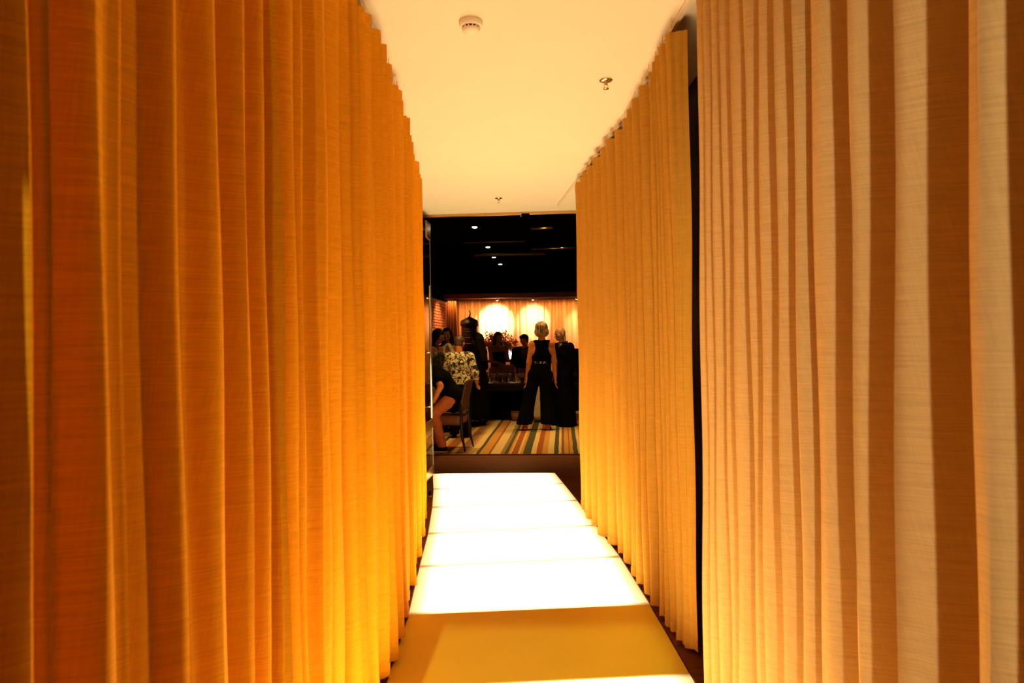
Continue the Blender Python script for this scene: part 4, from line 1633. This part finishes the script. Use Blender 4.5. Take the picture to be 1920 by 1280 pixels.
# ---- chair and the man perched on it
def chair_and_man():
    c0 = Vector((-.875, 9.24, RUGZ))
    fz = R(-90 - 11)      # seat faces -x, a little away
    ch = thing('dining_chair', 'brown leather dining chair with dark tapered legs on the striped rug', 'chair', c0, fz)
    bm = bmesh.new()
    add_box(bm, (-.235, -.24, .345), (.235, .22, .47), None, .035)
    for v in bm.verts:
        if v.co.z > .44:
            v.co.z += .012 * (1 - (v.co.x / .24) ** 2)
    obj('seat', bm, M['leather'], ch, True)
    bm = bmesh.new()
    V = []
    nx_, nz_ = 8, 9
    for side in (0, 1):
        for j in range(nz_ + 1):
            for i in range(nx_ + 1):
                x = (-.185 + .37 * i / nx_) * (1 - .08 * j / nz_)
                z = .50 + .44 * j / nz_
                y = .20 + .10 * (j / nz_) ** 1.3 + .02 * (x / .22) ** 2 * -1 + (.045 - .018 * j / nz_) * side
                if j == nz_:
                    z -= .03 * (x / .22) ** 2
                V.append(bm.verts.new((x, y, z)))
    n1 = (nx_ + 1) * (nz_ + 1)
    at_ = lambda s, i, j: V[s * n1 + j * (nx_ + 1) + i]
    for j in range(nz_):
        for i in range(nx_):
            bm.faces.new((at_(0, i, j), at_(0, i + 1, j), at_(0, i + 1, j + 1), at_(0, i, j + 1)))
            bm.faces.new((at_(1, i, j + 1), at_(1, i + 1, j + 1), at_(1, i + 1, j), at_(1, i, j)))
    for i in range(nx_):
        for j in (0, nz_):
            bm.faces.new((at_(0, i, j), at_(1, i, j), at_(1, i + 1, j), at_(0, i + 1, j)))
    for j in range(nz_):
        for i in (0, nx_):
            bm.faces.new((at_(0, i, j), at_(0, i, j + 1), at_(1, i, j + 1), at_(1, i, j)))
    obj('backrest', bm, M['leather_dark'], ch, True)
    for sx in (-1, 1):
        tube('leg', [(sx * .205, -.21, .36), (sx * .215, -.235, 0)], [.024, .012], M['dark_leg'], ch, 8)
        tube('leg', [(sx * .175, .235, .62), (sx * .19, .225, .42), (sx * .205, .24, .2), (sx * .218, .285, 0)], [.018, .027, .022, .011], M['dark_leg'], ch, 8)
        tube('side_rail', [(sx * .19, -.2, .35), (sx * .19, .2, .35)], .014, M['dark_leg'], ch, 6)
    dup(ch, FR(-1.35, 4.25, RUGZ), R(30), 'brown leather dining chair half hidden behind the glass door near brick wall') if False else None
    # man
    d0 = 9.02
    hip, kn = P(850, 745, d0 + .06), P(813, 773, d0 - .02)
    an = P(828, 834, d0 - .08)
    sh, el, wr = P(813, 695, d0), P(826, 724, d0 - .17), P(813, 752, d0 - .16)
    hd = P(787, 672, d0 - .02)
    base = Vector((an.x, an.y, RUGZ))
    L = lambda q: np.array(Vector(q) - base)
    # built in world axes: his left-right axis runs along the corridor (near side = his left)
    S = V3(0, 1, 0)
    H = 1.74
    pel = L(hip) + S * .10 + V3(0, 0, .0)
    shc = L(sh) + S * .17
    J = dict(H=H, w=1.1, pel=pel, wai=pel + (shc - pel) * .33, che=pel + (shc - pel) * .66, nec=shc + V3(-.03, 0, .06), head=L(hd) + S * .17,
             hipl=pel - S * .10, hipr=pel + S * .10, knel=L(kn), kner=L(kn) + S * .3 + V3(-.1, 0, -.02), ankl=L(an) * V3(1, 1, 0) + V3(0, 0, .085), ankr=L(an) + S * .3 + V3(-.16, 0, .0),
             toel=V3(-.165, 0.0, .032), toer=L(an) * V3(1, 1, 0) + S * .3 + V3(-.33, 0, .032), shol=shc - S * .17, shor=shc + S * .17,
             elbl=L(el), elbr=shc + S * .2 + V3(-.1, 0, -.26), wril=L(wr), wrir=L(kn) + S * .28 + V3(-.0, 0, .09))
    J['ankr'][2] = .085
    r = thing('person', 'man in black T-shirt, salmon trousers and dark sneakers perched on chair edge', 'person', base)
    bp = []
    for s in (-1, 1):
        bp += [cap_(J['pel'] + S * s * .075, .10, J['wai'] + S * s * .065, .092, .03), cap_(J['wai'] + S * s * .065, .092, J['che'] + S * s * .09, .10, .03), cap_(J['che'] + S * s * .09, .10, J['nec'] + S * s * .08 + V3(0, 0, -.05), .065, .03)]
    bp.append(cap_(J['shol'], .06, J['shor'], .06, .04))
    pr = list(bp)
    for s in 'lr':
        pr += arm_prims(J, s) + leg_prims(J, s) + foot_prims(J, s)
    Rm = rot(R(-90), R(14))
    hp, T = head_prims(J['head'], Rm, .135 * H)
    nk = [cap_(J['nec'], .062, J['head'] + V3(.03, 0, -.05), .055, .02)]
    parts = [sdf_mesh(pr + nk, .009), sdf_mesh(hp + nk, .006)]
    for s in 'lr':
        d = V3(-.6, 0, -.5)
        parts.append(sdf_mesh(hand_prims(J['wri' + s], d, V3(0, 1, 0), .105 * H, .5), .0042, pad=.012))
    v, f = join_meshes(parts)
    np_obj('body', v, f, M['skin'], r)
    infl = lambda p, g: cap_(p[1], p[2] + g, p[3], p[4] + g, p[5])
    ax = unit(shc - pel)
    low = pel - ax * .02

    def tpost(F, X):
        a = (X - shc) @ ax
        F = np.maximum(F, a - .17)
        return np.maximum(F, .492 - X[..., 2])
    skirt = [cap_(pel + S * s * .08 + V3(.02, 0, .02), .115, V3(pel[0] - .0, pel[1] + s * .08, .58), .085, .04) for s in (-1, 1)]
    skirt.append(cap_(J['nec'] + V3(.02, 0, -.02), .082, J['nec'] + (J['head'] - J['nec']) * .45 + V3(.03, 0, 0), .074, .03))
    skirt.append(cap_(J['hipl'] + ax * .055 + V3(.015, 0, 0), .112, J['hipr'] + ax * .055 + V3(.015, 0, 0), .112, .03))
    cloth('t_shirt', [infl(p, .024) for p in bp] + arm_prims(J, 'l', .026, .30) + arm_prims(J, 'r', .026, .30) + skirt, M['black_cloth'], r, tpost, .008)

    def ppost(F, X):
        F = F + .0022 * np.sin(X[..., 2] * 60 + X[..., 0] * 46 + 2 * np.sin(X[..., 1] * 20))
        F = np.maximum(F, (X - pel) @ ax - .10)
        return np.maximum(F, .07 - X[..., 2])
    lp = leg_prims(J, 'l', .012, .014) + leg_prims(J, 'r', .012, .014) + [cap_(J['hipl'] + ax * .02, .100, J['hipr'] + ax * .02, .100, .03)]
    cloth('trousers', lp, M['salmon_cloth'], r, ppost, .008)
    shoes(J, r, M['black_cloth'], .012, M['rubber'])
    hair_mesh('hair', T, Rm, .135 * H, M['hair_dark'], r, short_hair(), (-.16, .24, .32), .006, 50, .006)


blond_woman()
bald_man()
printed_man()
side_women()
long_haired_woman()
chin_woman()
suit_man()
chair_and_man()

# ------------------------------------------------------------------ table and what stands on it
TT = .70
tw0 = 4.62
tb = thing('long_table', 'long dark wooden table running across the far room behind the guests', 'table', FR(0, tw0, 0), -YAW)
x0t, x1t = -.92, 2.2
bm = bmesh.new()
add_box(bm, (x0t, 0, TT - .035), (x1t, .86, TT), None, .006)
obj('tabletop', bm, M['table_wood'], tb)
box('apron', (x0t + .06, .05, TT - .13), (x1t - .06, .08, TT - .035), M['table_wood'], tb)
box('apron', (x0t + .06, .78, TT - .13), (x1t - .06, .81, TT - .035), M['table_wood'], tb)
box('modesty_panel', (x0t + .06, .42, .05), (x1t - .06, .45, TT - .035), M['black'], tb)
for x in (x0t + .06, .6, x1t - .12):
    for y in (.04, .76):
        box('leg', (x, y, RUGZ), (x + .06, y + .06, TT - .035), M['table_wood'], tb)
box('plinth', (x0t + .1, .36, RUGZ), (x1t - .1, .42, .09), M['black'], tb)


def on_table(px, off=.2):
    q = P(px, 716, 12.3)
    u = (q - Vector((0, 7.56, 0))).dot(RR)
    return FR(u, tw0 + off, TT)


def wine_glass(label, loc):
    g = thing('wine_glass', label, 'glass', loc, 0, 'glasses on the long table')
    lathe('foot', [(.034, 0), (.034, .003), (.006, .008), (.0045, .012)], M['glass'], g, 14)
    lathe('stem', [(.0042, .010), (.0038, .06), (.006, .085)], M['glass'], g, 8)
    lathe('bowl', [(.006, .083), (.028, .105), (.038, .135), (.036, .175), (.033, .19), (.0315, .19), (.034, .175), (.036, .136), (.026, .108), (.002, .088)], M['glass'], g, 16)
    return g


def tumbler(label, loc):
    g = tag(lathe('tumbler', [(.030, 0), (.036, .10), (.034, .10), (.028, .008), (0, .008)], M['glass'], None, 14), label, 'glass', 'glasses on the long table')
    g.location = loc
    return g


w0 = None
GL = 'stemmed wine glass among the glassware left of the blond woman'
for i, (px, off) in enumerate(((902, .22), (908, .40), (914, .25), (921, .46), (926, .22), (934, .40), (941, .28), (948, .45), (955, .25), (961, .42), (966, .22), (971, .38), (977, .2), (983, .44))):
    if i == 0:
        w0 = wine_glass(GL, on_table(px, off))
    else:
        dup(w0, on_table(px, off))
t0 = None
TL = 'low clear tumbler among the glassware left of the blond woman'
for i, (px, off) in enumerate(((905, .12), (918, .14), (938, .13), (952, .14), (968, .12), (980, .1))):
    if t0 is None:
        t0 = tumbler(TL, on_table(px, off))
    else:
        o = t0.copy(); COL.objects.link(o); o.location = on_table(px, off)
for i, (px, off, lab) in enumerate(((914, .07, 'white plate on the front edge of the table, left one'), (963, .09, 'white plate on the front edge of the table, middle one'), (984, .16, 'small white dish near the blond woman on the table'))):
    s_ = .11 if i < 2 else .05
    o = tag(lathe('plate', [(s_ * .6, 0), (s_ * .62, .004), (s_, .014), (s_ * .98, .018), (s_ * .6, .008), (0, .007)], M['china'], None, 24), lab, 'plate', 'dishes on the table')
    o.location = on_table(px, off)
for i, (px, off) in enumerate(((1073, .2), (1077, .3), (1081, .22))):
    dup(w0, on_table(px, off), None, 'stemmed wine glass beside the right curtain, in front of dark cabinet')

# dark cabinet at right end of the table with bits of light on it
cq = on_table(1092, .5)
cb_ = thing('cabinet', 'black open cabinet on the table beside the right curtain', 'cabinet', cq, -YAW)
for (lo, hi, nm) in (((-.2, -.14, 0), (-.18, .14, .58), 'side'), ((.18, -.14, 0), (.2, .14, .58), 'side'), ((-.18, -.14, 0), (.18, .14, .02), 'shelf'), ((-.18, -.14, .27), (.18, .14, .29), 'shelf'), ((-.2, -.14, .58), (.2, .14, .60), 'top'), ((-.18, .12, .02), (.18, .14, .58), 'back')):
    box(nm, lo, hi, M['black'], cb_)
bt0 = thing('bottle', 'small dark bottle inside the black cabinet by the right curtain', 'bottle', cq + RR * -.12 + Vector((0, 0, .29)) - RA * .06, 0, 'bottles in the black cabinet')
lathe('glass_body', [(.028, 0), (.03, .01), (.03, .12), (.012, .155), (.011, .20)], M['urn'], bt0, 14)
lathe('cap', [(.013, .195), (.013, .215), (0, .216)], M['brass'], bt0, 10)
dup(bt0, cq + RR * -.03 + Vector((0, 0, .29)) - RA * .05)
dup(bt0, cq + RR * -.11 + Vector((0, 0, .02)) - RA * .06)

# laptop whose screen shines white
lq = P(966, 660, 14.58)
lp = thing('laptop', 'open laptop with bright white screen between the flowers and suited man', 'laptop', (lq.x, lq.y, 1.057), -YAW + R(4))
box('base', (-.15, -.11, 0), (.15, .10, .016), M['chrome'], lp, None, .004)
box('keyboard', (-.13, -.06, .016), (.13, .06, .018), M['dark_slot'], lp)
mt = Matrix.Translation((0, .10, .016)) @ Matrix.Rotation(R(-14), 4, 'X')
bz = box('lid', (-.15, -.006, 0), (.15, .006, .21), M['black'], lp, mt, .003)
box('screen', (-.14, -.0075, .01), (.14, -.0055, .20), M['screen'], bz, mt)

# brown leather chairs behind the table
for px, lab in ((949, 'brown leather armchair back behind the table, left of the suited man'), (986, 'brown leather armchair back behind the table, right of the suited man')):
    q = P(px, 700, 13.30)
    c = thing('armchair', lab, 'chair', (q.x, q.y, -.003), -YAW, 'brown armchairs behind the table')
    bm = bmesh.new()
    add_box(bm, (-.16, .0, .42), (.16, .07, 1.00 if px < 960 else .93), None, .03)
    obj('backrest', bm, M['leather'], c, True)
    bm = bmesh.new()
    add_box(bm, (-.165, .06, .34), (.165, .16, .46), None, .03)
    obj('seat', bm, M['leather'], c, True)
    for sx in (-1, 1):
        for y in (.03, .14):
            tube('leg', [(sx * .13, y, .36), (sx * .14, y, 0)], [.02, .012], M['dark_leg'], c, 8)

# things under the table
q = FR((P(968, 770, 12.6) - Vector((0, 7.56, 0))).dot(RR), tw0 + .2, .009)
bk = thing('basket', 'brown woven basket on the rug under the table', 'basket', q)
lathe('bowl', [(.06, 0), (.075, .05), (.085, .16), (.08, .16), (.07, .05), (0, .01)], M['box'], bk, 16)
lathe('rim', [(.084, .155), (.092, .165), (.084, .175), (.078, .165)], M['leather'], bk, 16)
q = FR((P(1078, 770, 12.6) - Vector((0, 7.56, 0))).dot(RR), tw0 + .2, .009)
bx = thing('crate', 'low brown box with pale lid under the table by right curtain', 'box', q, -YAW)
box('body', (-.09, -.07, 0), (.14, .07, .13), M['box'], bx, None, .004)
box('lid', (-.095, -.075, .13), (.145, .075, .165), M['cream_cloth'], bx, None, .004)
for px, lab in ((883, 'pale shoe on the floor under the table, left of its pair'), (895, 'pale shoe on the floor under the table, right of its pair')):
    q = FR((P(px, 765, 12.7) - Vector((0, 7.56, 0))).dot(RR), tw0 + .28, .009)
    o = thing('shoe', lab, 'shoe', q, R(10), 'pair of pale shoes under the table')
    cloth('upper', [cap_((0, -.09, .04), .034, (0, .08, .05), .038, .03), cap_((0, .06, .06), .036, (0, .09, .09), .03, .03)], M['cream_cloth'], o, cut_z(.016, .12), .007)
    cloth('sole', [cap_((0, -.09, .01), .038, (0, .09, .01), .036, .02)], M['rubber'], o, cut_z(0, .018), .006)

# gold cloth hanging off the table behind the blond woman's legs
q0 = FR((P(1013, 735, 12.25) - Vector((0, 7.56, 0))).dot(RR), tw0 - .02, 0)
gc = thing('hanging_cloth', 'pale gold cloth corner hanging from table between the blond woman legs', 'cloth', q0, -YAW)
V, Fc = [], []
n_ = 10
for j in range(n_ + 1):
    t = j / n_
    for i in range(9):
        s = i / 8 - .5
        V.append((s * (.30 - .06 * t) + .01, -.012 - .012 * math.cos(i * 2.4) * t - .03 * t, TT - .04 - .60 * t))
for j in range(n_):
    for i in range(8):
        a_ = j * 9 + i
        Fc.append((a_, a_ + 1, a_ + 10, a_ + 9))
o = mesh_obj('cloth_panel', V, Fc, M['cream_cloth'], gc)
md = o.modifiers.new('thickness', 'SOLIDIFY'); md.thickness = .003
box('fold', (-.14, -.012, TT - .045), (.16, .0, TT - .036), M['cream_cloth'], gc)

# ------------------------------------------------------------------ urn on its pedestal
uq = P(881, 640, 14.0)
ped = thing('pedestal', 'dark square pedestal carrying the tall bronze urn', 'pedestal', (uq.x, uq.y, -.003), -YAW)
box('foot', (-.24, -.24, 0), (.24, .24, .08), M['black'], ped, None, .008)
box('shaft', (-.19, -.19, .08), (.19, .19, 1.12), M['black'], ped, None, .006)
box('top_slab', (-.23, -.23, 1.12), (.23, .23, 1.17), M['black'], ped, None, .008)
urn = thing('urn', 'tall dark bronze urn with domed lid and curled finial', 'urn', (uq.x, uq.y, 1.167))
lathe('urn_body', [(.12, 0), (.14, .03), (.13, .06), (.16, .12), (.171, .22), (.172, .52), (.170, .60), (.15, .62)], M['urn'], urn, 32)
lathe('rim_band', [(.165, .60), (.188, .62), (.192, .66), (.186, .70), (.165, .71)], M['urn'], urn, 32)
for k in range(3):
    lathe('rib_band', [(.171, .24 + k * .12), (.1745, .25 + k * .12), (.171, .26 + k * .12)], M['urn'], urn, 32)
ld = lathe('lid', [(.178, .705), (.180, .72), (.14, .745), (.075, .775), (.04, .79), (.028, .80), (0, .802)], M['urn'], urn, 32)
tube('finial', [(0, 0, .79), (.004, 0, .83), (.018, 0, .86), (.012, 0, .90), (-.012, 0, .93), (-.018, 0, .94)], [.022, .016, .012, .010, .006, .003], M['urn'], ld, 8)

# ------------------------------------------------------------------ flower arrangement
fq = P(931, 650, 14.6)
pl2 = thing('plant_stand', 'dark console behind the table carrying the flower vase', 'stand', (fq.x, fq.y, -.003), -YAW)
box('top', (-.35, -.2, 1.02), (.62, .2, 1.06), M['table_wood'], pl2, None, .005)
for sx in (-.31, .54):
    for y in (-.17, .13):
        box('leg', (sx, y, 0), (sx + .04, y + .04, 1.02), M['table_wood'], pl2)
va = thing('flower_arrangement', 'wide arrangement of rust-red branches and leaves in front of spotlit curtain', 'flowers', (fq.x, fq.y, 1.057))
lathe('vase', [(.07, 0), (.10, .03), (.12, .12), (.09, .22), (.075, .25), (.065, .25), (.08, .2), (0, .03)], M['urn'], va, 20)
protos = []
for v_ in range(5):
    bm = bmesh.new()
    rr = np.random.RandomState(30 + v_)
    L_ = .46
    bend = rr.uniform(-.10, .10)
    pts = [(bend * (t ** 2), .05 * math.sin(t * 3 + v_) * t, L_ * t) for t in np.linspace(0, 1, 6)]
    add_tube(bm, pts, [.005, .0045, .004, .003, .0025, .0015], 5)
    for k in range(3):
        t = .4 + .2 * k
        p0 = Vector((bend * t * t, .05 * math.sin(t * 3 + v_) * t, L_ * t))
        a = rr.uniform(0, 6.28)
        add_tube(bm, [p0, p0 + Vector((.06 * math.cos(a), .06 * math.sin(a), .07))], [.003, .0012], 4)
    tw_ = bpy.data.meshes.new('branch')
    bm.to_mesh(tw_); bm.free(); tw_.materials.append(M['stem'])
    bm = bmesh.new()
    for k in range(44):
        t = rr.uniform(.38, 1.0)
        p0 = Vector((bend * t * t, .05 * math.sin(t * 3 + v_) * t, L_ * t)) + Vector(rr.normal(0, .026, 3))
        d = Vector(rr.normal(0, 1, 3)).normalized()
        e_ = d.orthogonal().normalized()
        n2 = d.cross(e_)
        l2, w2 = rr.uniform(.028, .056), rr.uniform(.010, .018)
        vs = [bm.verts.new(p0 - d * l2 * .5), bm.verts.new(p0 + e_ * w2 + n2 * .003), bm.verts.new(p0 + d * l2 * .6), bm.verts.new(p0 - e_ * w2 + n2 * .003)]
        bm.faces.new((vs[0], vs[1], vs[2])); bm.faces.new((vs[0], vs[2], vs[3]))
    lf_ = bpy.data.meshes.new('blossoms')
    bm.to_mesh(lf_); bm.free(); lf_.materials.append(M['petal'] if v_ != 3 else M['petal_dark'])
    protos.append((tw_, lf_))
rr = np.random.RandomState(77)
for k in range(58):
    tw_, lf_ = protos[k % 5]
    o = link(bpy.data.objects.new('branch', tw_), va)
    th_ = rr.uniform(0, 2 * math.pi)
    tilt = R(88) * math.sqrt(rr.uniform(.0, 1.0))
    o.location = (.03 * math.cos(th_), .03 * math.sin(th_), .20)
    dirv = Vector((math.sin(tilt) * math.cos(th_), math.sin(tilt) * math.sin(th_) * .7, math.cos(tilt)))
    o.rotation_euler = dirv.to_track_quat('Z', 'Y').to_euler()
    sc_ = rr.uniform(.75, 1.05)
    o.scale = (sc_,) * 3
    b_ = link(bpy.data.objects.new('blossoms', lf_), o)
    b_['kind'] = 'stuff'
for k in range(11):
    th_ = math.pi * (k + .5) / 11
    dx = math.cos(th_)
    o = tube('bare_twig', [(0, 0, .2), (dx * .2, .02, .42), (dx * .40, .03, .50 + .16 * math.sin(th_)), (dx * .47 + .02 * math.sin(k * 5), .03, .58 + .18 * math.sin(th_))], [.005, .004, .003, .0015], M['stem'], va, 5)
